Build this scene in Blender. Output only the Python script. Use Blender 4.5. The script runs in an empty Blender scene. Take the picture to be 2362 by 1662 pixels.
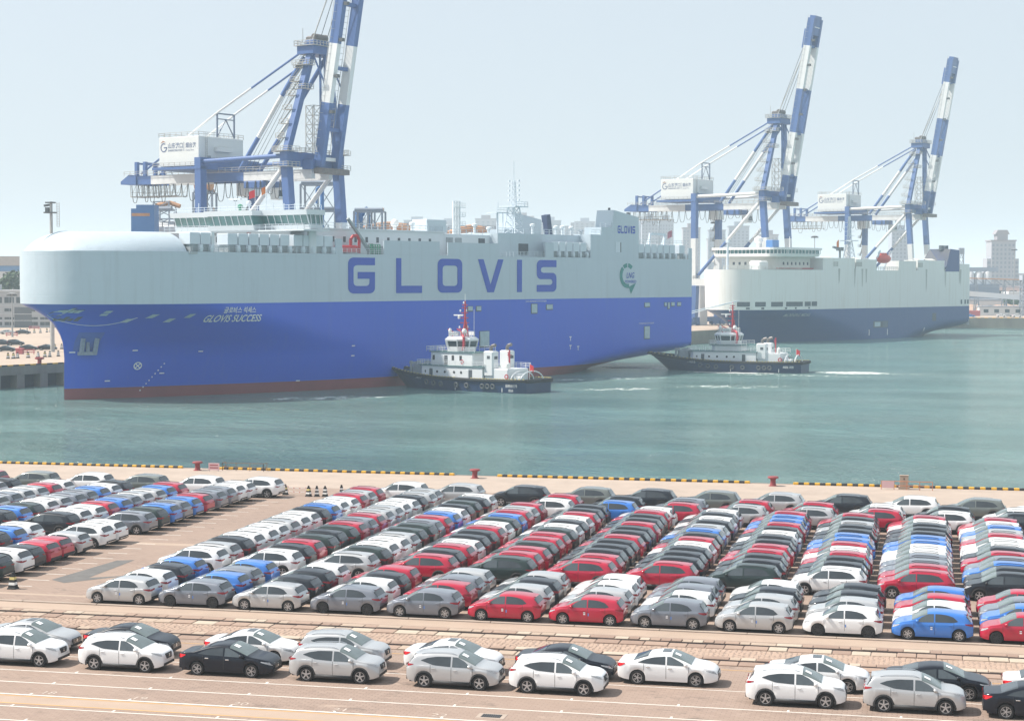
import bpy, bmesh, math, random
from math import radians as R, sin, cos, pi
from mathutils import Vector, Matrix

sc = bpy.context.scene
COL = sc.collection

# ------------------------------------------------------------------ camera
cam_d = bpy.data.cameras.new('camera')
cam_d.sensor_width = 36.0
cam_d.lens = 64.1
cam_d.clip_start = 0.5
cam_d.clip_end = 40000
cam = bpy.data.objects.new('camera', cam_d)
COL.objects.link(cam)
cam.matrix_world = (Matrix.Translation((0, 0, 18.62)) @ Matrix.Rotation(R(12.977), 4, 'Z')
                    @ Matrix.Rotation(R(90 - 2.617), 4, 'X') @ Matrix.Rotation(R(0.086), 4, 'Z'))
sc.camera = cam

# ------------------------------------------------------------------ sky and sun
SUN_EL = R(50)
SUN_AZ = math.atan2(-1.0, -0.16)          # compass style angle, clockwise from +Y
SUNV = Vector((sin(SUN_AZ) * cos(SUN_EL), cos(SUN_AZ) * cos(SUN_EL), sin(SUN_EL)))
world = bpy.data.worlds.new('World')
sc.world = world
world.use_nodes = True
nt = world.node_tree
bg = nt.nodes['Background']
sky = nt.nodes.new('ShaderNodeTexSky')
sky.sky_type = 'NISHITA'
sky.sun_disc = False
sky.sun_elevation = SUN_EL
sky.sun_rotation = SUN_AZ
sky.altitude = 0
sky.air_density = 1.0
sky.dust_density = 2.2
sky.ozone_density = 4.0
SKY_STRENGTH = 0.100
hsv = nt.nodes.new('ShaderNodeHueSaturation')
hsv.inputs['Saturation'].default_value = 0.52
nt.links.new(sky.outputs[0], hsv.inputs['Color'])
veil = nt.nodes.new('ShaderNodeMix')           # even pale overcast haze over the clear sky
veil.data_type = 'RGBA'
veil.inputs['Factor'].default_value = 0.65
veil.inputs['B'].default_value = (4.95, 5.50, 5.95, 1)
nt.links.new(hsv.outputs[0], veil.inputs['A'])
nt.links.new(veil.outputs['Result'], bg.inputs['Color'])
bg.inputs['Strength'].default_value = SKY_STRENGTH

sun_d = bpy.data.lights.new('sun', 'SUN')
sun_d.energy = 4.4
sun_d.angle = R(0.6)
sun_d.color = (1.0, 0.93, 0.84)
sun = bpy.data.objects.new('sun', sun_d)
sun.rotation_euler = SUNV.to_track_quat('Z', 'Y').to_euler()
sun.location = (-300, -50, 400)
COL.objects.link(sun)

sc.view_settings.view_transform = 'Standard'
sc.view_settings.look = 'None'
sc.view_settings.exposure = 0.64
sc.view_settings.gamma = 1.0
sc.view_settings.use_curve_mapping = False
sc.cycles.use_denoising = True
sc.cycles.max_bounces = 6
sc.cycles.diffuse_bounces = 2
sc.cycles.glossy_bounces = 3
sc.cycles.transmission_bounces = 3
sc.cycles.volume_bounces = 1
sc.cycles.caustics_reflective = False
sc.cycles.caustics_refractive = False

HAZE_DENSITY = 0.00028
HAZE_COLOR = (0.72, 0.89, 1.0)
rnd = random.Random(7)

# ------------------------------------------------------------------ materials
MATS = {}
def P(name, rgb, rough=0.5, metal=0.0, var=0.08, scale=1.0, coat=0.0, bump=0.0, bscale=8.0, spec=0.5, coord='Object', emit=None, stretch=None, var2=None):
    """Principled material whose colour is broken up by two octaves of noise."""
    if name in MATS:
        return MATS[name]
    m = bpy.data.materials.new(name)
    m.use_nodes = True
    t = m.node_tree
    b = t.nodes['Principled BSDF']
    b.inputs['Roughness'].default_value = rough
    b.inputs['Metallic'].default_value = metal
    b.inputs['Specular IOR Level'].default_value = spec
    b.inputs['Coat Weight'].default_value = coat
    b.inputs['Coat Roughness'].default_value = 0.06
    tc = t.nodes.new('ShaderNodeTexCoord')
    src = tc.outputs[coord]
    if stretch:
        mp = t.nodes.new('ShaderNodeMapping')
        mp.inputs['Scale'].default_value = stretch
        t.links.new(src, mp.inputs['Vector'])
        src = mp.outputs[0]
    n = t.nodes.new('ShaderNodeTexNoise')
    n.inputs['Scale'].default_value = scale
    n.inputs['Detail'].default_value = 5
    n.inputs['Roughness'].default_value = 0.62
    t.links.new(src, n.inputs['Vector'])
    mx = t.nodes.new('ShaderNodeMix')
    mx.data_type = 'RGBA'
    lo = tuple(max(0.0, c * (1 - var * 2)) for c in rgb)
    hi = tuple(min(1.0, c * (1 + var * 2)) for c in rgb)
    if var2:
        lo = var2
    mx.inputs['A'].default_value = (*lo, 1)
    mx.inputs['B'].default_value = (*hi, 1)
    t.links.new(n.outputs['Fac'], mx.inputs['Factor'])
    t.links.new(mx.outputs['Result'], b.inputs['Base Color'])
    if bump:
        n2 = t.nodes.new('ShaderNodeTexNoise')
        n2.inputs['Scale'].default_value = bscale
        n2.inputs['Detail'].default_value = 4
        t.links.new(tc.outputs[coord], n2.inputs['Vector'])
        bp = t.nodes.new('ShaderNodeBump')
        bp.inputs['Strength'].default_value = bump
        bp.inputs['Distance'].default_value = 0.05
        t.links.new(n2.outputs['Fac'], bp.inputs['Height'])
        t.links.new(bp.outputs[0], b.inputs['Normal'])
    if emit:
        b.inputs['Emission Color'].default_value = (*rgb, 1)
        b.inputs['Emission Strength'].default_value = emit
    MATS[name] = m
    return m

def plated(name, rgb, rough, tint=None, strength=.25, streak=.10):
    """ship side paint: welded plate pattern in the relief, faint vertical weathering in the colour"""
    m = P(name, rgb, rough, var=.03, scale=.06)
    t = m.node_tree; b = t.nodes['Principled BSDF']
    tc = t.nodes.new('ShaderNodeTexCoord')
    sp = t.nodes.new('ShaderNodeSeparateXYZ'); t.links.new(tc.outputs['Object'], sp.inputs[0])
    cb = t.nodes.new('ShaderNodeCombineXYZ'); t.links.new(sp.outputs[0], cb.inputs[0]); t.links.new(sp.outputs[2], cb.inputs[1])
    br = t.nodes.new('ShaderNodeTexBrick'); br.inputs['Scale'].default_value = 1
    br.inputs['Brick Width'].default_value = 9.0; br.inputs['Row Height'].default_value = 2.4; br.inputs['Mortar Size'].default_value = .05; br.inputs['Mortar Smooth'].default_value = 1
    t.links.new(cb.outputs[0], br.inputs['Vector'])
    n = t.nodes.new('ShaderNodeTexNoise'); n.inputs['Scale'].default_value = .55; n.inputs['Detail'].default_value = 3
    t.links.new(tc.outputs['Object'], n.inputs['Vector'])
    ad = t.nodes.new('ShaderNodeMath'); ad.operation = 'MULTIPLY_ADD'; t.links.new(br.outputs['Fac'], ad.inputs[0]); ad.inputs[1].default_value = -.6; t.links.new(n.outputs['Fac'], ad.inputs[2])
    bp = t.nodes.new('ShaderNodeBump'); bp.inputs['Strength'].default_value = strength; bp.inputs['Distance'].default_value = .25
    t.links.new(ad.outputs[0], bp.inputs['Height']); t.links.new(bp.outputs[0], b.inputs['Normal'])
    # weathering
    mp = t.nodes.new('ShaderNodeMapping'); mp.inputs['Scale'].default_value = (.9, .9, .05); t.links.new(tc.outputs['Object'], mp.inputs['Vector'])
    w = t.nodes.new('ShaderNodeTexNoise'); w.inputs['Scale'].default_value = .8; w.inputs['Detail'].default_value = 6; w.inputs['Roughness'].default_value = .7; t.links.new(mp.outputs[0], w.inputs['Vector'])
    mr = t.nodes.new('ShaderNodeMapRange'); mr.inputs['From Min'].default_value = .52; mr.inputs['From Max'].default_value = .78; mr.inputs['To Max'].default_value = streak; t.links.new(w.outputs['Fac'], mr.inputs['Value'])
    ex = b.inputs['Base Color'].links[0].from_socket
    mx = t.nodes.new('ShaderNodeMix'); mx.data_type = 'RGBA'; t.links.new(mr.outputs[0], mx.inputs['Factor']); t.links.new(ex, mx.inputs['A']); mx.inputs['B'].default_value = (*(tint or tuple(c*.55 for c in rgb)), 1)
    t.links.new(mx.outputs['Result'], b.inputs['Base Color'])
    return m

# ------------------------------------------------------------------ mesh helpers
class MB:
    def __init__(s):
        s.v, s.f = [], []
    def add(s, verts, faces):
        o = len(s.v)
        s.v += [tuple(p) for p in verts]
        s.f += [tuple(i + o for i in f) for f in faces]
        return s
    def box(s, x0, x1, y0, y1, z0, z1):
        s.add([(x0,y0,z0),(x1,y0,z0),(x1,y1,z0),(x0,y1,z0),(x0,y0,z1),(x1,y0,z1),(x1,y1,z1),(x0,y1,z1)],
              [(0,3,2,1),(4,5,6,7),(0,1,5,4),(1,2,6,5),(2,3,7,6),(3,0,4,7)])
        return s
    def bbox(s, x0, x1, y0, y1, z0, z1, b=0.03):
        """box with bevelled upright and top edges"""
        r = [(x0+b,y0),(x1-b,y0),(x1,y0+b),(x1,y1-b),(x1-b,y1),(x0+b,y1),(x0,y1-b),(x0,y0+b)]
        cx, cy = (x0+x1)/2, (y0+y1)/2
        q = [(cx+(x-cx)*(1-2*b/max(x1-x0,1e-6)), cy+(y-cy)*(1-2*b/max(y1-y0,1e-6))) for x, y in r]
        V = [(x,y,z0) for x,y in r]+[(x,y,z1-b) for x,y in r]+[(x,y,z1) for x,y in q]
        F = [tuple(reversed(range(8))), tuple(range(16,24))]
        for k in range(2):
            for i in range(8):
                j=(i+1)%8
                F.append((k*8+i,k*8+j,k*8+8+j,k*8+8+i))
        s.add(V,F); return s
    def bar(s, p, q, w, h=None, up=(0,0,1)):
        """rectangular bar from p to q"""
        h = w if h is None else h
        p, q = Vector(p), Vector(q)
        d = (q-p).normalized()
        u = Vector(up)
        if abs(d.dot(u)) > 0.98: u = Vector((1,0,0)) if abs(d.x) < 0.9 else Vector((0,1,0))
        a = d.cross(u).normalized()*w/2
        b = a.cross(d).normalized()*h/2
        V = [p-a-b,p+a-b,p+a+b,p-a+b,q-a-b,q+a-b,q+a+b,q-a+b]
        s.add(V,[(0,3,2,1),(4,5,6,7),(0,1,5,4),(1,2,6,5),(2,3,7,6),(3,0,4,7)]); return s
    def tube(s, p, q, r, n=8, r2=None, caps=True):
        p, q = Vector(p), Vector(q)
        r2 = r if r2 is None else r2
        d = (q-p).normalized()
        a = d.orthogonal().normalized(); b = d.cross(a)
        V = [p+(a*cos(2*pi*i/n)+b*sin(2*pi*i/n))*r for i in range(n)]+[q+(a*cos(2*pi*i/n)+b*sin(2*pi*i/n))*r2 for i in range(n)]
        F = [(i,(i+1)%n,n+(i+1)%n,n+i) for i in range(n)]
        if caps: F += [tuple(reversed(range(n))), tuple(range(n,2*n))]
        s.add(V,F); return s
    def path(s, pts, r, n=6):
        for i in range(len(pts)-1): s.tube(pts[i],pts[i+1],r,n,caps=(i in (0,len(pts)-2)))
        return s
    def lathe(s, prof, n=16, axis='z', c=(0,0,0), close=True):
        V=[];F=[]
        for r,z in prof:
            for i in range(n):
                a=2*pi*i/n
                p=(r*cos(a),r*sin(a),z)
                if axis=='y': p=(p[0],p[2],p[1])
                if axis=='x': p=(p[2],p[0],p[1])
                V.append((p[0]+c[0],p[1]+c[1],p[2]+c[2]))
        m=len(prof)
        for k in range(m-1):
            for i in range(n):
                j=(i+1)%n
                f=(k*n+i,k*n+j,(k+1)*n+j,(k+1)*n+i)
                F.append(f if axis!='y' else tuple(reversed(f)))
        if close:
            F.append(tuple(reversed(range(n)))); F.append(tuple(range((m-1)*n,m*n)))
        s.add(V,F); return s
    def prism(s, poly, y0, y1):
        """extrude an (x,z) outline between y0 and y1"""
        n=len(poly)
        V=[(x,y0,z) for x,z in poly]+[(x,y1,z) for x,z in poly]
        F=[tuple(range(n)),tuple(reversed(range(n,2*n)))]+[((i+1)%n,i,n+i,n+(i+1)%n) for i in range(n)]
        s.add(V,F); return s
    def prismz(s, poly, z0, z1):
        n=len(poly)
        V=[(x,y,z0) for x,y in poly]+[(x,y,z1) for x,y in poly]
        F=[tuple(reversed(range(n))),tuple(range(n,2*n))]+[(i,(i+1)%n,n+(i+1)%n,n+i) for i in range(n)]
        s.add(V,F); return s
    def grid(s, rows, closed=False):
        """rows: list of equally long point lists"""
        m=len(rows[0]);F=[]
        for a in range(len(rows)-1):
            for b in range(m-1+(1 if closed else 0)):
                c=(b+1)%m
                F.append((a*m+b,a*m+c,(a+1)*m+c,(a+1)*m+b))
        s.add([p for r in rows for p in r],F); return s
    def rail(s, pts, h=1.1, r=0.035, step=1.6, bars=2):
        for a,b in zip(pts[:-1],pts[1:]):
            a,b=Vector(a),Vector(b); L=(b-a).length; k=max(1,round(L/step))
            for i in range(k+1):
                p=a.lerp(b,i/k); s.bar(p,p+Vector((0,0,h)),r*2)
            for j in range(bars):
                z=Vector((0,0,h*(j+1)/bars)); s.bar(a+z,b+z,r*2)
        return s
    def mesh(s, name, m, smooth=False, recalc=True):
        me = bpy.data.meshes.new(name)
        me.from_pydata(s.v,[],s.f)
        if recalc:
            bm=bmesh.new(); bm.from_mesh(me); bmesh.ops.recalc_face_normals(bm,faces=bm.faces); bm.to_mesh(me); bm.free()
        if smooth:
            me.polygons.foreach_set('use_smooth',[True]*len(me.polygons))
            if smooth!=True:
                me.set_sharp_from_angle(angle=R(smooth))
        me.materials.append(m)
        return me
    def build(s, name, m, parent=None, smooth=False, loc=None, rotz=None):
        return obj(name, s.mesh(name,m,smooth), parent, loc, rotz)

def obj(name, data, parent=None, loc=None, rotz=None):
    o = bpy.data.objects.new(name, data)
    COL.objects.link(o)
    if parent is not None: o.parent = parent
    if loc is not None: o.location = loc
    if rotz is not None: o.rotation_euler = (0,0,rotz)
    return o
def tag(o, label=None, cat=None, group=None, kind=None):
    if label: o['label']=label
    if cat: o['category']=cat
    if group: o['group']=group
    if kind: o['kind']=kind
    return o
def thing(name, label, cat, loc=(0,0,0), rotz=0.0, group=None):
    return tag(obj(name,None,None,loc,rotz),label,cat,group)
def copy_tree(o, parent=None):
    c=o.copy(); COL.objects.link(c); c.parent=parent
    for ch in KIDS.get(o.name,[]): copy_tree(ch,c)
    return c
KIDS={}
def text_mesh(txt, size, shear=0.0, bold=0.0, align='LEFT', space=1.0):
    cu=bpy.data.curves.new('lettering','FONT')
    cu.body=txt; cu.size=size; cu.shear=shear; cu.offset=bold; cu.align_x=align; cu.space_character=space
    cu.resolution_u=3
    o=bpy.data.objects.new('lettering',cu)
    me=o.to_mesh()                       # unlinked object: no scene update needed
    me=me.copy() if me else None
    o.to_mesh_clear()
    bpy.data.objects.remove(o); bpy.data.curves.remove(cu)
    return me
def lettering(txt, size, fn, m, parent, shear=0.0, bold=0.0, name='lettering', width=None, space=1.0, height=None):
    """flat print: fn maps (x,y) of the text plane to a point on the surface"""
    me=text_mesh(txt,size,shear,bold,space=space)
    xs=[v.co.x for v in me.vertices]; ys=[v.co.y for v in me.vertices]
    x0,x1=min(xs),max(xs); y0,y1=min(ys),max(ys)
    k=width/(x1-x0) if width else 1.0
    ky=height/(y1-y0) if height else 1.0
    for v in me.vertices: v.co=Vector(fn((v.co.x-x0)*k,(v.co.y-y0)*ky))
    me.materials.clear(); me.materials.append(m)
    for p in me.polygons: p.material_index=0
    return obj(name,me,parent)

def smoothstep(a,b,x):
    t=min(1,max(0,(x-a)/(b-a))); return t*t*(3-2*t)
def interp(tab,x):
    if x<=tab[0][0]: return tab[0][1]
    for (a,p),(b,q) in zip(tab[:-1],tab[1:]):
        if x<=b: return p+(q-p)*(x-a)/(b-a)
    return tab[-1][1]
def cinterp(tab,x):
    """Catmull-Rom (monotone enough) interpolation of a table"""
    n=len(tab)
    if x<=tab[0][0]: return tab[0][1]
    if x>=tab[-1][0]: return tab[-1][1]
    for i in range(n-1):
        if x<=tab[i+1][0]: break
    x0,y0=tab[i]; x1,y1=tab[i+1]; h=x1-x0
    def slope(k):
        if k<=0 or k>=n-1: return (tab[min(k+1,n-1)][1]-tab[max(k-1,0)][1])/(tab[min(k+1,n-1)][0]-tab[max(k-1,0)][0])
        a=(tab[k][1]-tab[k-1][1])/(tab[k][0]-tab[k-1][0]); b=(tab[k+1][1]-tab[k][1])/(tab[k+1][0]-tab[k][0])
        return 0.0 if a*b<=0 else 2*a*b/(a+b)
    m0,m1=slope(i),slope(i+1); t=(x-x0)/h
    return (2*t**3-3*t*t+1)*y0+(t**3-2*t*t+t)*h*m0+(-2*t**3+3*t*t)*y1+(t**3-t*t)*h*m1
# ------------------------------------------------------------------ ground, quay and water
def paver_material():
    m=bpy.data.materials.new('brick_pavers'); m.use_nodes=True
    t=m.node_tree; b=t.nodes['Principled BSDF']; L=t.links
    tc=t.nodes.new('ShaderNodeTexCoord')
    def noise(scale,detail=5,rough=.6,stretch=None):
        n=t.nodes.new('ShaderNodeTexNoise'); n.inputs['Scale'].default_value=scale; n.inputs['Detail'].default_value=detail; n.inputs['Roughness'].default_value=rough
        if stretch:
            mp=t.nodes.new('ShaderNodeMapping'); mp.inputs['Scale'].default_value=stretch
            L.new(tc.outputs['Object'],mp.inputs['Vector']); L.new(mp.outputs[0],n.inputs['Vector'])
        else: L.new(tc.outputs['Object'],n.inputs['Vector'])
        return n.outputs['Fac']
    def ramp(src,a,b_,ca=(0,0,0,1),cb=(1,1,1,1)):
        r=t.nodes.new('ShaderNodeValToRGB'); r.color_ramp.elements[0].position=a; r.color_ramp.elements[1].position=b_
        r.color_ramp.elements[0].color=ca; r.color_ramp.elements[1].color=cb
        L.new(src,r.inputs[0]); return r.outputs[0]
    def mix(f,a,b_,mode='MIX'):
        x=t.nodes.new('ShaderNodeMix'); x.data_type='RGBA'; x.blend_type=mode
        if isinstance(f,float): x.inputs['Factor'].default_value=f
        else: L.new(f,x.inputs['Factor'])
        for s,v in (('A',a),('B',b_)):
            if isinstance(v,tuple): x.inputs[s].default_value=v
            else: L.new(v,x.inputs[s])
        return x.outputs['Result']
    br=t.nodes.new('ShaderNodeTexBrick')
    br.inputs['Scale'].default_value=1.0
    br.inputs['Brick Width'].default_value=0.42; br.inputs['Row Height'].default_value=0.22
    br.inputs['Mortar Size'].default_value=0.022; br.inputs['Mortar Smooth'].default_value=0.3
    br.inputs['Color1'].default_value=(0.340,0.258,0.212,1); br.inputs['Color2'].default_value=(0.285,0.212,0.174,1); br.inputs['Mortar'].default_value=(0.21,0.155,0.128,1)
    L.new(tc.outputs['Object'],br.inputs['Vector'])
    big=ramp(noise(0.07,6,.65),.35,.7)
    c=mix(big,br.outputs['Color'],(0.335,0.252,0.205,1))
    pat=ramp(noise(0.45,8,.75,(1,1.6,1)),.56,.70)
    c=mix(pat,c,(0.165,0.13,0.11,1)); 
    pale=ramp(noise(0.9,6,.7,(.5,1,1)),.60,.72)
    c2=mix(pale,c,(0.41,0.315,0.255,1))
    tyre=ramp(noise(1.0,4,.6,(.03,2.6,1)),.60,.74)
    k=t.nodes.new('ShaderNodeMath'); k.operation='MULTIPLY'; L.new(tyre,k.inputs[0]); L.new(ramp(noise(.12,3,.5),.45,.62),k.inputs[1])
    k2=t.nodes.new('ShaderNodeMath'); k2.operation='MULTIPLY'; L.new(k.outputs[0],k2.inputs[0]); k2.inputs[1].default_value=.55
    c2=mix(k2.outputs[0],c2,(0.13,0.10,0.088,1))
    oil=ramp(noise(.8,3,.5),.70,.76)
    c2=mix(oil,c2,(0.12,0.095,0.085,1))
    L.new(c2,b.inputs['Base Color'])
    b.inputs['Roughness'].default_value=.9; b.inputs['Specular IOR Level'].default_value=.2
    bp=t.nodes.new('ShaderNodeBump'); bp.inputs['Strength'].default_value=.35; bp.inputs['Distance'].default_value=.02
    L.new(br.outputs['Fac'],bp.inputs['Height']); bp.invert=True
    L.new(bp.outputs[0],b.inputs['Normal'])
    return m
M_PAVE=paver_material()
M_CONC=P('weathered_concrete',(0.39,0.295,0.23),.9,var=.10,scale=.5,bump=.2,bscale=14)
M_CONC2=P('pale_concrete',(0.39,0.315,0.26),.9,var=.13,scale=.35,bump=.2,bscale=6)
M_SLAB=[P('slab_%d'%i,c,.9,var=.12,scale=1.7,bump=.25,bscale=9) for i,c in enumerate([(0.40,0.31,0.24),(0.34,0.24,0.185),(0.29,0.20,0.155),(0.46,0.38,0.30)])]
M_STEEL_RAIL=P('rail_steel',(0.13,0.10,0.09),.55,metal=.6,var=.2,scale=3)
M_LINE=P('white_road_paint',(0.72,0.68,0.62),.8,var=.18,scale=1.5)
M_FADE=P('faded_road_paint',(0.50,0.415,0.355),.85,var=.25,scale=2.5)
M_YLINE=P('yellow_road_paint',(0.60,0.33,0.09),.8,var=.2,scale=1.2)
M_YEL=P('yellow_paint',(0.72,0.40,0.03),.6,var=.15,scale=2)
M_BLK=P('black_paint',(0.025,0.025,0.028),.6,var=.25,scale=2)
M_RUB=P('black_rubber',(0.018,0.018,0.019),.8,var=.2,scale=4)
M_WHT=P('white_paint',(0.78,0.78,0.76),.45,var=.04,scale=.6)
M_REDP=P('red_paint',(0.48,0.03,0.035),.5,var=.1,scale=2)
M_DGREY=P('dark_grey_metal',(0.07,0.075,0.08),.5,var=.15)
M_GREYM=P('grey_metal',(0.32,0.33,0.34),.5,metal=.3,var=.1)

WZ=-4.0                                  # water level
quay=MB()
quay.add([(-700,-60,0),(900,-60,0),(900,165.6,0),(-700,165.6,0)],[(0,1,2,3)])
Q=tag(quay.build('quay_apron',M_PAVE),kind='structure')
wall=MB(); wall.box(-700,900,165.0,165.55,-7,-.006)
tag(wall.build('quay_wall',M_CONC2),kind='structure')

def strip(name,x0,x1,y0,y1,z,m,parent=None,th=None):
    b=MB()
    if th: b.box(x0,x1,y0,y1,z-th,z)
    else:
        k=max(1,int((x1-x0)/12)); b.grid([[(x0+(x1-x0)*i/k,y0,z) for i in range(k+1)],[(x0+(x1-x0)*i/k,y1,z) for i in range(k+1)]])
    return b.build(name,m,parent)
# concrete bands between the paving fields
for y0,y1 in ((93.05,94.75),(71.95,73.45),(117.2,118.2),(97.0,97.5),(152.5,164.9)):
    tag(strip('concrete_band',-180,120,y0,y1,.004,M_CONC if y1-y0<5 else M_CONC2),kind='structure')
for i in range(26):                     # upstand along the storage field, in lengths
    x=-92+4.6*i
    b=MB(); b.bbox(x,x+4.56,94.78,95.02,0,.07,.015)
    b.build('kerb_stone',M_CONC2,Q)
# painted lines
for y,w in ((78.2,.10),(75.9,.10),(73.62,.13),(71.5,.10),(69.25,.10),(66.9,.1)):
    strip('painted_line',-120,80,y-w/2,y+w/2,.008,M_LINE,Q)
    for i in range(30):
        x=-75+4.75*i+(y*1.3)%3
        strip('painted_tick',x-.05,x+.05,y+w/2,y+w/2+.28,.0085,M_LINE,Q)
for y in (72.05,73.36): strip('yellow_line',-120,80,y-.04,y+.04,.0082,M_YLINE,Q)
strip('yellow_line',-120,80,85.95,86.02,.0082,M_YLINE,Q)
strip('painted_line',-120,80,81.55,81.62,.008,M_LINE,Q)
# bay numbers worn into the paving
for i,(x,y,tx) in enumerate([(-38.6,73.95,'18'),(-34.2,73.9,'19'),(-29.6,73.95,'20'),(-25.0,73.9,'21'),(-20.6,73.95,'22')]):
    lettering(tx,.75,lambda a,b,x=x,y=y:(x+a,y+b,.0085),M_FADE,Q,bold=.0,name='bay_number')
# parking ticks for the storage field
for yy in range(21):
    y=99.7+2.23*yy
    strip('bay_tick',-54.0,-52.6,y-.05,y+.05,.008,M_LINE,Q)
    strip('bay_tick',-48.6,-47.6,y-.05,y+.05,.008,M_LINE,Q)
# worn grey arrow on the open lane
ar=MB(); ar.add([(-52.6,102.2,.009),(-51.3,101.3,.009),(-48.6,104.8,.009),(-50.7,103.4,.009),(-50.95,110.6,.009),(-52.0,110.2,.009)],[(0,1,2,3,4,5)])
ar.build('lane_arrow',P('faded_grey_paint',(0.13,0.125,0.12),.85,var=.2,scale=1.2),Q)
# drain grate
dg_=thing('drain_grate','square steel drain grate set in a pale concrete frame in the paving','drain',(-18.05,74.55,0))
b=MB(); b.box(-.62,.62,-.42,.42,0,.012); b.build('frame',M_CONC2,dg_)
b=MB(); b.box(-.42,.42,-.27,.27,.013,.017); b.build('pit',M_BLK,dg_)
for i in range(9):
    b=MB(); b.box(-.41+i*.093,-.37+i*.093,-.265,.265,.018,.03); b.build('grate_bar',M_DGREY,dg_)

# crane rails with rows of slabs either side
slabmesh={}
def slab(x,y0,w,d,mi):
    key=(round(w,2),round(d,2),mi)
    if key not in slabmesh:
        b=MB(); b.bbox(-w/2+.02,w/2-.02,0,d,0,.055,.02); slabmesh[key]=b.mesh('slab',M_SLAB[mi])
    o=obj('slab',slabmesh[key],Q,(x,y0,rnd.uniform(-.02,.015)))
    return o
for yc,x0,x1 in ((91.9,-54,12),(88.0,-52,10)):
    b=MB(); b.box(-160,120,yc-.06,yc-.035,0,.05); b.box(-160,120,yc+.035,yc+.06,0,.05); b.box(-160,120,yc-.03,yc+.03,0,.03)
    tag(b.build('crane_rail',M_STEEL_RAIL),'long steel rail sunk flush between rows of slabs %s'%('beside the storage field' if yc>90 else 'behind the parked sedans'),'rail')
    strip('rail_groove',-160,120,yc-.2,yc+.2,.0035,M_BLK,Q)
    for yoff,dep,ws in ((-1.10,.85,(.95,1.25)),(.22,.55,(.55,.75,1.3))):
        x=x0
        while x<x1:
            w=rnd.choice(ws)
            slab(x+w/2,yc+yoff,w,dep,rnd.choice((0,1,1,2,2,0,1,3)))
            x+=w
# cobbled strip between the rails: domed setts joined as one surface
b=MB()
cm=MB()
for r in range(9):
    y=88.75+.235*r
    n=240
    for i in range(n):
        x=-50+.25*i+rnd.uniform(0,.12)
        w=.105+rnd.uniform(-.012,.012); h=.022+rnd.uniform(-.01,.012)
        cm.add([(x-w,y-.1,.002),(x+w,y-.1,.002),(x+w,y+.1,.002),(x-w,y+.1,.002),(x-w*.7,y-.06,h),(x+w*.7,y-.06,h),(x+w*.7,y+.06,h),(x-w*.7,y+.06,h)],
               [(4,5,6,7),(0,1,5,4),(1,2,6,5),(2,3,7,6),(3,0,4,7)])
o=cm.build('cobbles',P('cobble_stone',(0.40,0.29,0.225),.9,var=.14,scale=1.2),Q); o['kind']='stuff'

# hazard kerb along the quay edge
kerb_b={}
for c_,mm in (('y',M_YEL),('k',M_BLK)):
    k=MB(); k.bbox(-.235,.235,-.16,.16,0,.21,.04); kerb_b[c_]=k.mesh('kerb_block',mm)
secs=[(-100,-70.6),(-66.9,-43.2),(-39.2,-15.6),(-11.8,14)]
anch=['running up to the bollard beside the railed ladder','between the railed ladder and the second bollard','between second and third bollards','past the last bollard by the grey cabinet']
for (a,bb),w in zip(secs,anch):
    K=thing('hazard_kerb','yellow and black striped kerb on the quay edge, length '+w,'kerb',(a,165.2,0),0,'striped kerb lengths on the quay edge')
    n=int((bb-a)/.48)
    for i in range(n): obj('kerb_block',kerb_b['yk'[i%2]],K,(i*.48,rnd.uniform(-.012,.012),0))
# bollards
bol_l=['dark red mooring bollard beside the railed ladder opening','dark red mooring bollard standing alone in the kerb gap','dark red mooring bollard nearest the grey electrical cabinet']
M_BOL=P('bollard_red',(0.26,0.045,0.05),.7,var=.18,scale=3)
for (x,y),l in zip(((-68.75,163.6),(-41.15,163.3),(-13.71,163.6)),bol_l):
    T=thing('mooring_bollard',l,'bollard',(x,y,0),0,'mooring bollards along the quay edge'); T.scale=(.66,.66,.66)
    b=MB(); b.lathe([(.62,0),(.62,.06),(.5,.09)],20); b.build('base_plate',M_BOL,T,40)
    b=MB(); b.lathe([(.44,.08),(.37,.3),(.36,.85),(.42,1.0)],20); b.build('post',M_BOL,T,40)
    b=MB(); b.lathe([(.42,.98),(.72,1.06),(.76,1.18),(.66,1.3),(.2,1.34)],20); b.build('head',M_BOL,T,40)
# railed ladder opening and its sign
T=thing('ladder_rail','low rusty safety rail round a quay ladder opening','railing',(-64.8,164.1,0))
b=MB(); b.rail([(-1.6,.9,0),(-1.6,0,0),(2.6,0,0),(2.6,.9,0)],.75,.025,1.4); b.build('rail',P('rusty_steel',(0.20,0.12,0.08),.8,var=.25,scale=4),T)
T=thing('quay_sign','small pink and white notice board on short legs beside the bollard','sign',(-66.9,163.2,0))
b=MB(); b.box(-.55,.55,-.02,.02,.12,.8); b.build('board',P('pink_board',(0.62,0.40,0.42),.6),T)
for x in (-.45,.45):
    b=MB(); b.bar((x,0,0),(x,0,.12),.05); b.build('leg',M_GREYM,T)
for z in (.3,.55):
    b=MB(); b.box(-.42,.42,-.026,-.021,z,z+.1); b.build('print_row',P('dark_red_print',(0.30,0.05,0.06),.6),T)
T=thing('electrical_cabinet','tan electrical cabinet on the quay edge inside a small railing','cabinet',(-2.25,163.9,0))
T.scale=(.68,.68,.68)
b=MB(); b.bbox(-.55,.55,-.35,.35,.35,1.75,.03); b.build('housing',P('tan_cabinet',(0.36,0.28,0.22),.6),T)
b=MB(); b.box(-.6,.6,-.4,.4,1.75,1.82); b.build('roof',P('tan_cabinet',(0,0,0)),T)
for x in (-.27,.27):
    b=MB(); b.box(x-.24,x+.24,-.372,-.352,.45,1.65); b.build('door',P('tan_door',(0.40,0.32,0.25),.6),T)
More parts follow.
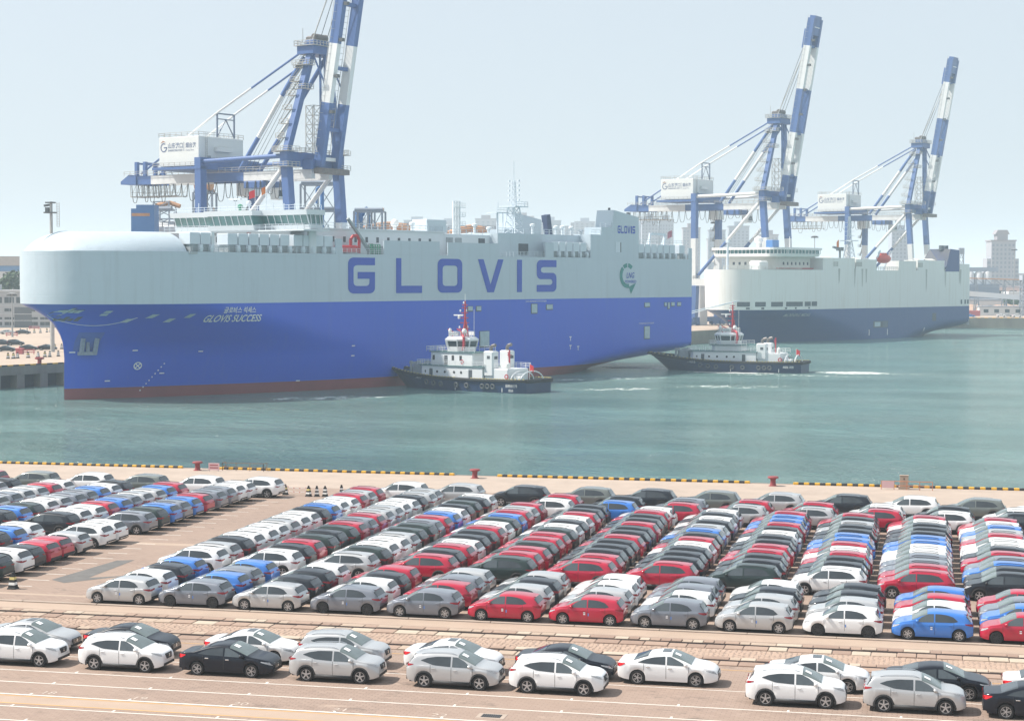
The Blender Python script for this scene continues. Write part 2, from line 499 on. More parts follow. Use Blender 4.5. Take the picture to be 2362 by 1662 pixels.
b=MB(); b.box(-.08,.08,-.39,-.374,1.3,1.45); b.build('warning_plate',M_BLK,T)
b=MB(); b.box(-.7,.7,-.5,.5,0,.35); b.build('plinth',M_CONC,T)
T=thing('cabinet_rail','orange and white rail beside the tan electrical cabinet','railing',(-2.2,163.2,0))
b=MB(); b.rail([(-2.0,0,0),(2.4,0,0)],.75,.03,1.0); b.build('rail',P('orange_rail',(0.55,0.22,0.12),.6,var=.2,scale=2),T)
b=MB(); b.box(-1.95,-.9,-.05,-.02,.15,.75); b.build('notice_board',P('pink_board',(0,0,0)),T)

# striped traffic posts
def traffic_post(x,y,lab,s=.8):
    T=thing('traffic_post',lab,'traffic post',(x,y,0),rnd.uniform(-.3,.3),'striped rubber traffic posts')
    def sq(r0,z0,r1,z1): return [(-r0,-r0,z0),(r0,-r0,z0),(r0,r0,z0),(-r0,r0,z0),(-r1,-r1,z1),(r1,-r1,z1),(r1,r1,z1),(-r1,r1,z1)]
    FF=[(0,3,2,1),(4,5,6,7),(0,1,5,4),(1,2,6,5),(2,3,7,6),(3,0,4,7)]
    b=MB(); b.bbox(-.3*s,.3*s,-.3*s,.3*s,0,.10*s,.03); b.build('base',M_RUB,T)
    z=.10*s;r=.24*s
    for k in range(5):
        z1=z+.175*s; r1=r-.022*s
        b=MB(); b.add(sq(r,z,r1,z1),FF); b.build('band',(M_RUB if k%2==0 else (M_YEL2 if k==3 and rnd.random()<.5 else M_WHT)),T)
        z,r=z1,r1
    b=MB(); b.lathe([(.07*s,z),(.11*s,z+.05),(.11*s,z+.1),(.05*s,z+.14)],8); b.build('top_knob',M_RUB,T)
    return T
M_YEL2=P('pale_yellow',(0.62,0.52,0.20),.6)
traffic_post(-53.3,98.7,'striped traffic post alone at the rail end of the open lane',.9)
traffic_post(-51.45,146.4,'striped traffic post, outermost of three in a row across the lane')
traffic_post(-50.75,146.5,'striped traffic post with yellow band, middle of three across the lane')
traffic_post(-50.05,146.6,'striped traffic post, of three across the lane nearest the fourth lone post')
traffic_post(-48.95,147.7,'striped traffic post standing just apart from the row of three')
traffic_post(-53.75,147.0,'striped traffic post hard against the white SUV beside the lane')
T=thing('barrier_chain','sagging red and white plastic chain strung between striped posts','chain',(-53.7,147.0,0))
for zz in (.45,.78):
    for i in range(16):
        a=i/16; b=MB(); dz=-.16*sin(pi*(a+.03)); b.bar((a*2.3,-a*.55,zz+dz),((a+.9/16)*2.3,-(a+.9/16)*.55,zz-.16*sin(pi*(a+.09))),.03)
        b.build('chain_link',M_REDP if i%4==1 else M_WHT,T)

# ------------------------------------------------------------------ water
def water_material():
    m=bpy.data.materials.new('harbour_water'); m.use_nodes=True
    t=m.node_tree; b=t.nodes['Principled BSDF']; L=t.links
    tc=t.nodes.new('ShaderNodeTexCoord')
    def mapped(scale,rot=0):
        mp=t.nodes.new('ShaderNodeMapping'); mp.inputs['Scale'].default_value=scale; mp.inputs['Rotation'].default_value=(0,0,rot)
        L.new(tc.outputs['Object'],mp.inputs['Vector']); return mp.outputs[0]
    def noise(vec,scale,detail=4,rough=.6,dist=0):
        n=t.nodes.new('ShaderNodeTexNoise'); n.inputs['Scale'].default_value=scale; n.inputs['Detail'].default_value=detail; n.inputs['Roughness'].default_value=rough; n.inputs['Distortion'].default_value=dist
        L.new(vec,n.inputs['Vector']); return n.outputs['Fac']
    def ramp(src,a,b_):
        r=t.nodes.new('ShaderNodeMapRange'); r.inputs['From Min'].default_value=a; r.inputs['From Max'].default_value=b_; r.interpolation_type='SMOOTHSTEP'
        L.new(src,r.inputs['Value']); return r.outputs[0]
    def math_(op,a,c=None):
        x=t.nodes.new('ShaderNodeMath'); x.operation=op
        for i,v in enumerate((a,c)):
            if v is None: continue
            if isinstance(v,(int,float)): x.inputs[i].default_value=v
            else: L.new(v,x.inputs[i])
        return x.outputs[0]
    # tone: grey green shallows with drifting darker patches
    tone=ramp(noise(mapped((1,2.2,1),R(12)),.012,5,.6),.35,.68)
    mx=t.nodes.new('ShaderNodeMix'); mx.data_type='RGBA'
    mx.inputs['A'].default_value=(0.118,0.235,0.222,1); mx.inputs['B'].default_value=(0.172,0.290,0.275,1)
    L.new(tone,mx.inputs['Factor'])
    # foam churned up by the two tugs: stretched streaks inside soft discs around their wash
    xyz=t.nodes.new('ShaderNodeSeparateXYZ'); L.new(tc.outputs['Object'],xyz.inputs[0])
    def disc(x,y,rx,ry,rot,wt=1.0):
        c,s=cos(rot),sin(rot)
        dx=math_('SUBTRACT',xyz.outputs[0],x); dy=math_('SUBTRACT',xyz.outputs[1],y)
        u=math_('DIVIDE',math_('ADD',math_('MULTIPLY',dx,c),math_('MULTIPLY',dy,s)),rx)
        v=math_('DIVIDE',math_('SUBTRACT',math_('MULTIPLY',dy,c),math_('MULTIPLY',dx,s)),ry)
        q=math_('SQRT',math_('ADD',math_('MULTIPLY',u,u),math_('MULTIPLY',v,v)))
        return math_('MULTIPLY',math_('SUBTRACT',1.0,ramp(q,.25,1.0)),wt)
    discs=[disc(*a) for a in FOAM]
    tot=discs[0]
    for d_ in discs[1:]: tot=math_('MAXIMUM',tot,d_)
    fo=noise(mapped((1,.55,1),R(8)),.42,9,.74,.8)
    fo=math_('ADD',fo,math_('MULTIPLY',math_('SUBTRACT',tot,1.0),.36))
    foam=ramp(fo,.46,.60)
    pale=ramp(math_('MULTIPLY',tot,noise(mapped((.6,1.4,1)),.14,5)),.16,.55)
    mp2=t.nodes.new('ShaderNodeMix'); mp2.data_type='RGBA'; L.new(math_('MULTIPLY',pale,.55),mp2.inputs['Factor']); L.new(mx.outputs['Result'],mp2.inputs['A']); mp2.inputs['B'].default_value=(0.26,0.38,0.33,1)
    mf=t.nodes.new('ShaderNodeMix'); mf.data_type='RGBA'; L.new(foam,mf.inputs['Factor']); L.new(mp2.outputs['Result'],mf.inputs['A']); mf.inputs['B'].default_value=(0.78,0.80,0.78,1)
    L.new(mf.outputs['Result'],b.inputs['Base Color'])
    rg=t.nodes.new('ShaderNodeMapRange'); rg.inputs['To Min'].default_value=.10; rg.inputs['To Max'].default_value=.8; L.new(foam,rg.inputs['Value']); L.new(rg.outputs[0],b.inputs['Roughness'])
    b.inputs['IOR'].default_value=1.33
    # ripples in three sizes
    a1=noise(mapped((1,1.3,1),R(15)),.62,7,.66)
    a2=noise(mapped((1,1.5,1),R(-8)),.24,5,.6)
    a3=noise(mapped((1,1.6,1),R(40)),.045,3,.5)
    gust=ramp(noise(mapped((1,1.8,1),R(20)),.02,4,.6),.3,.7)
    h=math_('ADD',math_('ADD',math_('MULTIPLY',math_('MULTIPLY',a1,1.15),math_('ADD',gust,.45)),math_('MULTIPLY',a2,1.3)),math_('MULTIPLY',a3,1.6))
    bp=t.nodes.new('ShaderNodeBump'); bp.inputs['Strength'].default_value=1.0; bp.inputs['Distance'].default_value=1.25
    L.new(h,bp.inputs['Height']); L.new(bp.outputs[0],b.inputs['Normal'])
    return m
FOAM=[(-46,433.5,22,6,R(-8),1.25),(-18,440,16,10,R(-6),1.4),(-73,451,15,10,R(-10),1.6),(-8,437,18,8,R(-5),.85),(-62,364,18,8,R(28),.95),(-40,378,26,12,R(20),.9),(-110,324,24,9,R(35),1.0),(-70,400,28,9,R(35),.9),(-30,425,40,8,R(-5),.9)]
w=MB()
w.grid([[(x,y,WZ) for x in (-1500,-600,-200,0,200,600,2500)] for y in (165.55,260,400,600,865,1200)])
tag(w.build('water',water_material()),kind='structure')
# ------------------------------------------------------------------ far quay and land
A0=Vector((-181.7,332.2)); TH=R(70)
DQ=Vector((cos(TH),sin(TH))); NQ=Vector((-sin(TH),cos(TH)))
def fq(s,off,z=0.0):
    p=A0+DQ*s+NQ*off; return (p.x,p.y,z)
LZ=0.5
M_LAND=P('far_apron',(0.42,0.33,0.26),.95,var=.10,scale=.03)
corner=A0+DQ*548
land=MB()
e0=A0+DQ*-420
pl=[(e0.x,e0.y),(corner.x,corner.y),(2500,corner.y+60),(12000,3000),(12000,14000),(-14000,14000),(-14000,-600)]
land.add([(x,y,LZ) for x,y in pl],[tuple(range(len(pl)))])
tag(land.build('far_ground',M_LAND),kind='structure')
M_QW=P('stained_quay_concrete',(0.24,0.21,0.17),.9,var=.28,scale=.22,stretch=(1,1,.25))
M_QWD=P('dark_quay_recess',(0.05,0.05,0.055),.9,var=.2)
fw=thing('far_quay_wall','stained concrete quay wall with a row of square recesses below its deck','quay wall',fq(0,0),TH)
b=MB(); b.box(-420,548,0,1.2,-1.3,LZ-.004); b.build('cap_beam',M_QW,fw)
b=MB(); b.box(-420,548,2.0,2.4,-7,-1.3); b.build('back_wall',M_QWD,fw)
pm=MB(); pm.box(-1.0,1.0,.05,2.0,-7,-1.3); pme=pm.mesh('pier',M_QW)
for i in range(14): obj('pier',pme,fw,(-18+6.2*i-20,0,0))
b=MB(); b.box(60,548,.06,2.0,-7,-1.3); b.build('lower_wall',M_QW,fw)
for i in range(40): 
    if i==0:
        km=[]
        for mm in (M_YEL,M_BLK):
            q=MB(); q.bbox(0,1.5,.05,.4,LZ,LZ+.3,.04); km.append(q.mesh('kerb_block',mm))
    obj('kerb_block',km[i%2],fw,(-28+1.5*i,0,0))
b=MB(); b.add([(corner.x,corner.y,-7),(2500,corner.y+60,-7),(2500,corner.y+60,LZ-.004),(corner.x,corner.y,LZ-.004)],[(0,1,2,3)])
hw=b.build('harbour_end_wall',M_QW); tag(hw,'long stained concrete wall closing the basin beyond the second ship','quay wall')
km2=MB(); km2.bbox(0,1.6,-.2,.2,0,.3,.04); kk=[km2.mesh('kerb_block',M_YEL)]
km2=MB(); km2.bbox(0,1.6,-.2,.2,0,.3,.04); kk.append(km2.mesh('kerb_block',M_CONC2))
for i in range(46):
    obj('kerb_block',kk[i%2],hw,(corner.x+4+1.65*i,corner.y+.6+.04*i,LZ))

# ---------- things on the far quay, seen left of the first ship
M_WALLG=P('grey_render',(0.40,0.41,0.42),.8,var=.07,scale=.2)
M_GLD=P('dark_window_glass',(0.035,0.05,0.06),.12,var=.2,scale=.3)
ob=thing('port_office','grey four storey port office with bands of dark windows','building',(-332.5,584,LZ),R(16))
W_,D_=60.0,16.0
b=MB(); b.box(-W_/2,W_/2,0,D_,0,12.6); b.build('wall',M_WALLG,ob)
b=MB(); b.box(-W_/2-.4,W_/2+.4,-.5,D_+.4,12.6,13.3); rf=b.build('roof',P('pale_roof',(0.5,0.51,0.52),.7),ob)
b=MB(); b.box(-14,10,3,12,13.3,15.2); b.build('roof_house',M_WALLG,rf)
for f,(z0,z1) in enumerate(((.8,2.0),(2.9,3.7),(5.7,6.8),(8.7,10.8))):
    for i in range(14):
        x=-W_/2+2+4.15*i
        b=MB(); b.box(x,x+(3.3 if f!=2 else 2.4),-.06,.02,z0,z1); wd=b.build('window',M_GLD,ob)
        b=MB(); b.box(x+1.6,x+1.7,-.09,-.065,z0,z1); b.build('mullion',M_WALLG,wd)
for z in (2.5,4.8,7.8,11.8):
    b=MB(); b.box(-W_/2-.1,W_/2+.1,-.16,-.003,z-.12,z+.12); b.build('floor_band',P('pale_roof',(0,0,0)),ob)
b=MB(); b.box(17,23,-.1,.05,.0,7.2); b.build('entrance_glazing',P('dark_cladding',(0.09,0.10,0.115),.5),ob)
wh=thing('warehouse','low pale warehouse with a blue eaves band behind the trees','building',(-400,700,LZ),R(16))
b=MB(); b.box(-70,70,0,40,0,21); b.build('wall',P('white_sheet',(0.6,0.6,0.6),.6),wh)
b=MB(); b.box(-70.3,70.3,-.3,40.3,20.2,22.6); b.build('eaves_band',P('blue_sheet',(0.10,0.22,0.42),.5),wh)
b=MB(); b.prism([(-71,22.6),(71,22.6),(60,26.6),(-60,26.6)],-.6,40.6); rf=b.build('roof',P('tan_roof',(0.42,0.38,0.35),.7),wh)
b=MB(); b.lathe([(1.6,26),(1.6,27.4),(2.1,27.6),(2.0,28.4),(.5,29)],10,c=(44,5,0)); b.build('roof_vent',M_GREYM,rf,40)

def leaf_tree(name,label,x,y,z0,h,rad,seed,mats,leaf=1.0,n=420,grp=None):
    rr=random.Random(seed)
    T=thing(name,label,'tree',(x,y,z0),0,grp)
    t=MB(); t.tube((0,0,-.3),(0,0,h*.45),.035*h,8,.02*h)
    for k in range(5):
        a=rr.uniform(0,2*pi); t.tube((0,0,h*(.25+.05*k)),(cos(a)*rad*.6,sin(a)*rad*.6,h*(.5+.08*k)),.014*h,6,.006*h)
    t.build('trunk',mats[0],T)
    c=MB()
    blobs=[(rr.uniform(-.6,.6)*rad,rr.uniform(-.6,.6)*rad,h*rr.uniform(.42,.88),rad*rr.uniform(.3,.52)) for _ in range(9)]
    for _ in range(n):
        bx,by,bz,br=rr.choice(blobs)
        d=Vector((rr.gauss(0,1),rr.gauss(0,1),rr.gauss(0,1))).normalized()*br*rr.uniform(.55,1.08)
        p=Vector((bx,by,bz))+Vector((d.x,d.y,d.z*.8))
        u=Vector((rr.gauss(0,1),rr.gauss(0,1),rr.gauss(0,1))).normalized(); v=u.orthogonal().normalized(); w_=u.cross(v); s=leaf*rr.uniform(.6,1.2)
        c.add([p-v*s,p+w_*s*.55,p+v*s,p-w_*s*.55],[(0,1,2,3)])
    c.build('crown',mats[1],T)
    return T
M_TRUNK=P('bark',(0.09,0.065,0.045),.9,var=.2,scale=2)
M_LEAF=P('leaf_green',(0.045,0.085,0.028),.7,var=.35,scale=.35)
tl=['at the warehouse end of the row','with a taller crown in mid row','with a broad crown in mid row','with a slim crown in mid row','at the quay end of the row','standing behind the row','with a low crown behind the row','partly hidden by the ship bow']
for i in range(8):
    leaf_tree('broadleaf_tree','dark green tree behind the port office '+tl[i],-362+6.5*i,612+2.0*i+(i%2)*7,LZ,19+(i*37%5)*.6,6.4,20+i,(M_TRUNK,M_LEAF),1.0,900,'trees behind the port office')
# lamp standard
def lamp_mast(x,y,h,label,heads=6):
    T=thing('lamp_mast',label,'lamp mast',(x,y,LZ),0,'tall lamp masts')
    b=MB(); b.tube((0,0,0),(0,0,h),.32,8,.14); b.build('pole',M_GREYM,T)
    b=MB(); b.lathe([(1.2,h-.3),(1.3,h),(.3,h+.25)],10); b.build('head_ring',M_GREYM,T)
    for i in range(heads):
        a=2*pi*i/heads; b=MB(); b.box(1.25*cos(a)-.35,1.25*cos(a)+.35,1.25*sin(a)-.35,1.25*sin(a)+.35,h-.75,h-.3); b.build('floodlight',M_DGREY,T)
lamp_mast(-268.4,498.3,13.0,'slim lamp mast on the far quay in front of the port office',4)
# pale kiosks, barriers and posts there
for i,(s,o) in enumerate([(26.1,27.1),(26.9,26.3),(28.7,27),(31.5,26.7),(34.3,26.6),(36.7,27),(37.6,26.4),(40.7,27)]):
    p=fq(s,o,LZ); traffic_post(p[0],p[1],'white and black traffic post, %s in the line along the far quay edge'%['first','second','third','fourth','fifth','sixth','seventh','last'][i],1.25).location.z=LZ
for i,(s,o) in enumerate([(66.3,58.9),(68.6,58.1),(70.5,57.7)]):
    p=fq(s,o,LZ); traffic_post(p[0],p[1],'white and black traffic post on the far quay %s'%['just past the dark sedans','in the gap beyond the dark sedans','behind the sedans nearest the ship bow'][i],1.25).location.z=LZ
for i,(s,o) in enumerate([(156.7,168.5),(157.2,165.9),(157,162.4),(158.1,160.8),(164,164.2),(167.9,166.8)]):
    p=fq(s,o,LZ); traffic_post(p[0],p[1],'white and black traffic post before the port office, %s from its lamp mast'%['first','second','third','fourth','fifth','sixth'][i],1.25).location.z=LZ
M_PINK=P('faded_red_barrier',(0.52,0.13,0.14),.6,var=.1)
for nm,s,o,l in (('a',45.1,42,'faded red barrier beside the dark sedans on the far quay'),('b',184,192,'faded red barrier below the port office windows'),('c',129.7,142.2,'faded red barrier at the foot of the slim lamp mast')):
    p=fq(s,o,LZ); T=thing('road_barrier',l,'barrier',p,TH-R(62),'faded red road barriers')
    b=MB()
    for x in (-1.6,0,1.6): b.bar((x,0,0),(x,0,1.1),.16)
    b.build('post',M_PINK,T)
    for z in (.45,1.0):
        b=MB(); b.bar((-1.9,0,z),(1.9,0,z),.22); b.build('rail',M_PINK,T)
p=fq(44.1,43.4,LZ); T=thing('red_bin','squat faded red bin beside the dark sedans','bin',p,TH-R(62))
b=MB(); b.bbox(-.8,.8,-.6,.6,0,1.2,.08); b.build('tub',M_PINK,T); b=MB(); b.bbox(-.9,.9,-.7,.7,1.2,1.4,.05); b.build('lid',M_PINK,T)
p=fq(12.2,2.0,LZ); T=thing('mooring_bollard','dark red mooring bollard on the far quay by the ship bow','bollard',p,0,'mooring bollards along the quay edge')
b=MB(); b.lathe([(.5,0),(.4,.5),(.42,1.0)],14); b.build('post',M_BOL,T,40); b=MB(); b.lathe([(.45,.98),(.95,1.1),(.95,1.4),(.4,1.5)],14); b.build('head',M_BOL,T,40)
# ------------------------------------------------------------------ cars
def paint(name,rgb,metal=0.0,rough=.32):
    dark=max(rgb)<.06
    return P('car_paint_'+name,rgb,rough,metal,var=.012,scale=.5,coat=.35 if dark else .8,spec=.25 if dark else .5)
PAINT={'W':paint('white',(0.80,0.81,0.82)),'S':paint('silver',(0.50,0.51,0.52),.35),'G':paint('grey',(0.205,0.225,0.265),.35),
       'K':paint('black',(0.020,0.025,0.034),.1),'N':paint('dark_green',(0.028,0.046,0.046),.15),'R':paint('red',(0.47,0.006,0.040),.15),
       'B':paint('blue',(0.045,0.20,0.62),.2),'D':paint('navy',(0.008,0.011,0.020),.1),'T':paint('slate',(0.16,0.18,0.17),.3)}
CNAME={'W':'white','S':'silver','G':'grey','K':'black','N':'dark green','R':'red','B':'blue','D':'navy black','T':'slate grey'}
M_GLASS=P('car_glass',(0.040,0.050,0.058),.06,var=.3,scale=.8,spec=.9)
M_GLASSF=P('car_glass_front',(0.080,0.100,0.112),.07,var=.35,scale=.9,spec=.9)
M_SCREEN=P('car_windscreen',(0.13,0.165,0.165),.08,var=.3,scale=.7,spec=.9)  # sky reflection and lit cabin put into a paler glass colour
M_TYRE=P('tyre_rubber',(0.016,0.016,0.017),.75,var=.15,scale=6)
M_RIM=P('alloy_rim',(0.50,0.50,0.51),.3,metal=.6,var=.05)
M_RIMK=P('black_steel_rim',(0.05,0.05,0.052),.5,metal=.4,var=.1)
M_TRIM=P('black_plastic_trim',(0.022,0.022,0.024),.6,var=.1)
M_TAIL=P('tail_light_red',(0.30,0.012,0.018),.15,var=.15,scale=4)
M_TAILB=P('bright_tail_light',(0.62,0.012,0.02),.12,var=.1,scale=4)
M_HEAD=P('headlight_lens',(0.42,0.44,0.46),.1,var=.5,scale=14,spec=.9)
M_CHROME=P('chrome_trim',(0.75,0.75,0.75),.18,metal=.9,var=.05)
M_SEAM=P('panel_gap',(0.03,0.03,0.03),.7,var=.1)
M_PAPER=P('paper_sheet',(0.80,0.82,0.84),.7,var=.05,scale=6)
M_BLUEST=P('blue_sticker',(0.10,0.24,0.62),.5)

SPEC={
 'hatchback':dict(wb=2.57,xf=2.10,xr=-1.99,W=.895,r=.315,sill=.20,
   top=[(-1.99,.84),(-1.95,.93),(-1.86,1.03),(-1.74,1.20),(-1.62,1.345),(-1.52,1.395),(-1.2,1.43),(-.7,1.475),(-.15,1.49),(.2,1.46),(.5,1.37),(.85,1.19),(1.12,1.03),(1.25,.985),(1.6,.92),(1.9,.82),(2.02,.74),(2.07,.66),(2.10,.55)],
   belt=[(-1.99,.80),(-1.7,.97),(-1.2,.965),(0,.935),(1.0,.92),(1.3,.90),(1.7,.82),(2.1,.50)],
   win=[([(-.02,.96),(.88,.945)],[(-.02,1.37),(.25,1.36),(.60,1.20),(.88,.96)]),([(-1.22,1.03),(-1.0,.975),(-.09,.965)],[(-1.22,1.05),(-1.0,1.24),(-.7,1.33),(-.4,1.365),(-.09,1.372)])],
   ws=(.30,1.08),rw=(-1.85,-1.64),tail=(.80,.93,.42,.30),head=(.66,.755,.40),seams=(-.07,.98,-1.02),mirror=.80),
 'crossover':dict(wb=2.61,xf=2.17,xr=-2.26,W=.905,r=.335,sill=.24,
   top=[(-2.26,.90),(-2.23,1.02),(-2.12,1.12),(-1.98,1.32),(-1.84,1.475),(-1.72,1.53),(-1.3,1.575),(-.7,1.62),(-.1,1.63),(.25,1.59),(.55,1.49),(.9,1.30),(1.20,1.12),(1.32,1.07),(1.65,1.01),(1.95,.92),(2.08,.83),(2.14,.74),(2.17,.6)],
   belt=[(-2.26,.86),(-1.95,1.06),(-1.2,1.03),(0,1.0),(1.05,.99),(1.35,.975),(1.75,.90),(2.17,.55)],
   win=[([(-.04,1.03),(.95,1.015)],[(-.04,1.475),(.30,1.465),(.65,1.29),(.95,1.03)]),([(-1.62,1.10),(-1.3,1.05),(-.11,1.035)],[(-1.62,1.12),(-1.38,1.36),(-.9,1.455),(-.11,1.478)])],
   ws=(.34,1.16),rw=(-2.11,-1.87),tail=(.86,.99,.42,.34),head=(.74,.85,.42),seams=(-.08,1.02,-1.12),mirror=.88),
 'compact_suv':dict(wb=2.585,xf=2.14,xr=-2.16,W=.90,r=.335,sill=.23,
   top=[(-2.16,.92),(-2.13,1.03),(-2.02,1.13),(-1.90,1.31),(-1.78,1.46),(-1.66,1.51),(-1.3,1.555),(-.7,1.605),(-.15,1.615),(.2,1.57),(.5,1.46),(.85,1.28),(1.15,1.11),(1.28,1.06),(1.62,1.02),(1.92,.95),(2.06,.87),(2.12,.77),(2.14,.6)],
   belt=[(-2.16,.88),(-1.85,1.06),(-1.2,1.06),(-.6,1.01),(.4,.975),(1.0,.97),(1.3,.96),(1.7,.90),(2.14,.55)],
   win=[([(.02,1.00),(.92,.995)],[(.02,1.435),(.25,1.43),(.60,1.27),(.92,1.01)]),([(-1.45,1.23),(-1.15,1.14),(-.85,1.05),(-.06,1.005)],[(-1.45,1.25),(-1.15,1.36),(-.7,1.43),(-.06,1.44)])],
   ws=(.28,1.10),rw=(-2.01,-1.81),tail=(.95,1.07,.36,.30),head=(.80,.91,.52),seams=(-.02,.98,-1.0),mirror=.86),
 'sedan':dict(wb=2.68,xf=2.33,xr=-2.27,W=.91,r=.325,sill=.20,
   top=[(-2.27,.86),(-2.25,.98),(-2.18,1.04),(-1.95,1.065),(-1.62,1.09),(-1.3,1.20),(-.95,1.335),(-.65,1.41),(-.2,1.465),(.15,1.46),(.45,1.37),(.85,1.19),(1.2,1.01),(1.33,.965),(1.75,.90),(2.1,.81),(2.24,.72),(2.31,.62),(2.33,.5)],
   belt=[(-2.27,.82),(-2.0,.98),(-1.5,1.00),(-1.0,.965),(0,.93),(1.05,.905),(1.4,.89),(1.8,.82),(2.33,.46)],
   win=[([(.02,.955),(.95,.935)],[(.02,1.325),(.2,1.32),(.55,1.16),(.95,.95)]),([(-1.30,1.02),(-.9,.985),(-.06,.96)],[(-1.30,1.035),(-1.0,1.17),(-.6,1.275),(-.06,1.33)])],
   ws=(.24,1.14),rw=(-1.52,-.84),tail=(.80,.97,.36,.36),head=(.64,.74,.52),seams=(-.02,1.02,-1.05),mirror=.88),
 'large_suv':dict(wb=2.78,xf=2.33,xr=-2.38,W=.95,r=.37,sill=.26,
   top=[(-2.38,.96),(-2.35,1.06),(-2.25,1.14),(-2.12,1.34),(-1.98,1.53),(-1.82,1.585),(-1.3,1.63),(-.7,1.665),(-.1,1.67),(.25,1.63),(.6,1.52),(.95,1.33),(1.28,1.14),(1.40,1.09),(1.8,1.03),(2.1,.94),(2.24,.85),(2.30,.75),(2.33,.6)],
   belt=[(-2.38,.92),(-2.1,1.08),(-1.2,1.05),(0,1.02),(1.1,1.0),(1.45,.985),(1.85,.91),(2.33,.56)],
   win=[([(-.04,1.06),(1.0,1.04)],[(-.04,1.52),(.30,1.51),(.68,1.34),(1.0,1.06)]),([(-1.70,1.14),(-1.4,1.08),(-.12,1.065)],[(-1.70,1.17),(-1.45,1.40),(-.9,1.50),(-.12,1.525)])],
   ws=(.36,1.22),rw=(-2.24,-2.0),tail=(.93,1.03,.30,.40),head=(.80,.88,.42),seams=(-.08,1.08,-1.15),mirror=.93),
}
class CarBody:
    def __init__(s,k,sp):
        s.k=k; s.__dict__.update(sp); s.xw=(s.wb/2,-s.wb/2); s.ra=s.r+.05
    def half(s,x):
        w=s.W
        t=max(0,(x-(s.xf-.75))/.75); w*=1-.30*t**3.2
        t=max(0,((s.xr+.55)-x)/.55); w*=1-.17*t**2.6
        return w
    def zb(s,x):
        for c in s.xw:
            d=abs(x-c)
            if d<=s.ra: return s.r+math.sqrt(max(0,s.ra**2-d*d))
        if x>s.xw[0]: return s.sill+.10*max(0,(x-s.xw[0]-s.ra)/(s.xf-s.xw[0]-s.ra))**2
        if x<s.xw[1]: return s.sill+.12*max(0,(s.xw[1]-s.ra-x)/(s.xw[1]-s.ra-s.xr))**1.5+.02
        return s.sill
    def ctrl(s,x):
        W=s.half(x); zb=s.zb(x); zt=cinterp(s.top,x); be=min(cinterp(s.belt,x),zt-.035)
        be=max(be,zb+.05); zt=max(zt,be+.02); h=zt-be; L=be-zb
        y3=W*.955; y4=y3-.30*h*.8; y5=y4-.10-.06*min(1,h/.4)
        return [(W*.955,zb),(W*.995,zb+.28*L),(W*1.0,zb+.62*L),(W*.985,zb+.86*L),(y3,be),(y4,be+.76*h),(max(.05,y5),be+.945*h),(max(.03,y5*.5),be+.992*h),(0,zt)]
    def ring(s,x,sub=3):
        c=s.ctrl(x); n=len(c); out=[]
        for i in range(n-1):
            p0=c[max(0,i-1)];p1=c[i];p2=c[i+1];p3=c[i+2] if i+2<n else (-c[n-2][0],c[n-2][1])
            for k in range(sub):
                t=k/sub
                out.append(tuple(.5*((2*p1[j])+(-p0[j]+p2[j])*t+(2*p0[j]-5*p1[j]+4*p2[j]-p3[j])*t*t+(-p0[j]+3*p1[j]-3*p2[j]+p3[j])*t**3) for j in (0,1)))
        out.append(c[-1]); return out
    def ysurf(s,x,z):
        r=s.ring(x,4)
        for (ya,za),(yb,zb) in zip(r[:-1],r[1:]):
            if (za<=z<=zb) and zb>za: return ya+(yb-ya)*(z-za)/(zb-za)
        return r[0][0] if z<r[0][1] else r[-4][0]
    def stations(s):
        xs=set()
        n=34
        for i in range(n+1): xs.add(round(s.xr+(s.xf-s.xr)*i/n,4))
        for x,_ in s.top: xs.add(x)
        for c in s.xw:
            xs={x for x in xs if abs(abs(x-c)-s.ra)>.03}
            for i in range(11): xs.add(round(c+s.ra*cos(pi*i/10)*.9999,4))
            xs|={c-s.ra-.004,c+s.ra+.004}
        for e in (.02,.05,.09): xs|={s.xf-e,s.xr+e}
        return sorted(xs)
    def body(s,skip=True):
        b=MB(); rows=[]
        for x in s.stations():
            r=s.ring(x)
            rows.append([(x,-y,z) for y,z in r]+[(x,y,z) for y,z in reversed(r[:-1])])
        b.grid(rows)
        m=len(rows[0])
        b.f.append(tuple(range(m))); b.f.append(tuple(range((len(rows)-1)*m,len(rows)*m)))
        return b
    def under(s):
        b=MB(); w=s.W*.88
        b.box(s.xr+.15,s.xw[1]-s.ra,-w,w,s.sill+.02,.8); b.box(s.xw[1]+s.ra,s.xw[0]-s.ra,-w,w,s.sill-.01,.8); b.box(s.xw[0]+s.ra,s.xf-.2,-w*.8,w*.8,s.sill+.02,.6)
        b.box(s.xw[1]-s.ra,s.xw[1]+s.ra,-.55,.55,.25,.78); b.box(s.xw[0]-s.ra,s.xw[0]+s.ra,-.55,.55,.25,.75)
        return b
    def patch(s,lo,up,side,nx=10,nz=4,off=.007):
        b=MB(); x0,x1=lo[0][0],lo[-1][0]; rows=[]
        for i in range(nx+1):
            x=x0+(x1-x0)*i/nx; a,c=interp(lo,x),interp(up,x)
            rows.append([(x,side*(s.ysurf(x,a+(c-a)*j/nz)+off),a+(c-a)*j/nz) for j in range(nz+1)])
        b.grid(rows); return b
    def screen(s,x0,x1,sgn,t0=5.1,nx=6,off=.010):
        """windscreen or rear window: the upper part of the rings between two stations"""
        b=MB(); rows=[]
        for i in range(nx+1):
            x=x0+(x1-x0)*i/nx; r=s.ring(x,4)
            k0=int(t0*4)
            half=[(x+sgn*off*.6,-y,z+off*.8) for y,z in r[k0:]]
            rows.append(half+[(p[0],-p[1],p[2]) for p in reversed(half[:-1])])
        b.grid(rows); return b
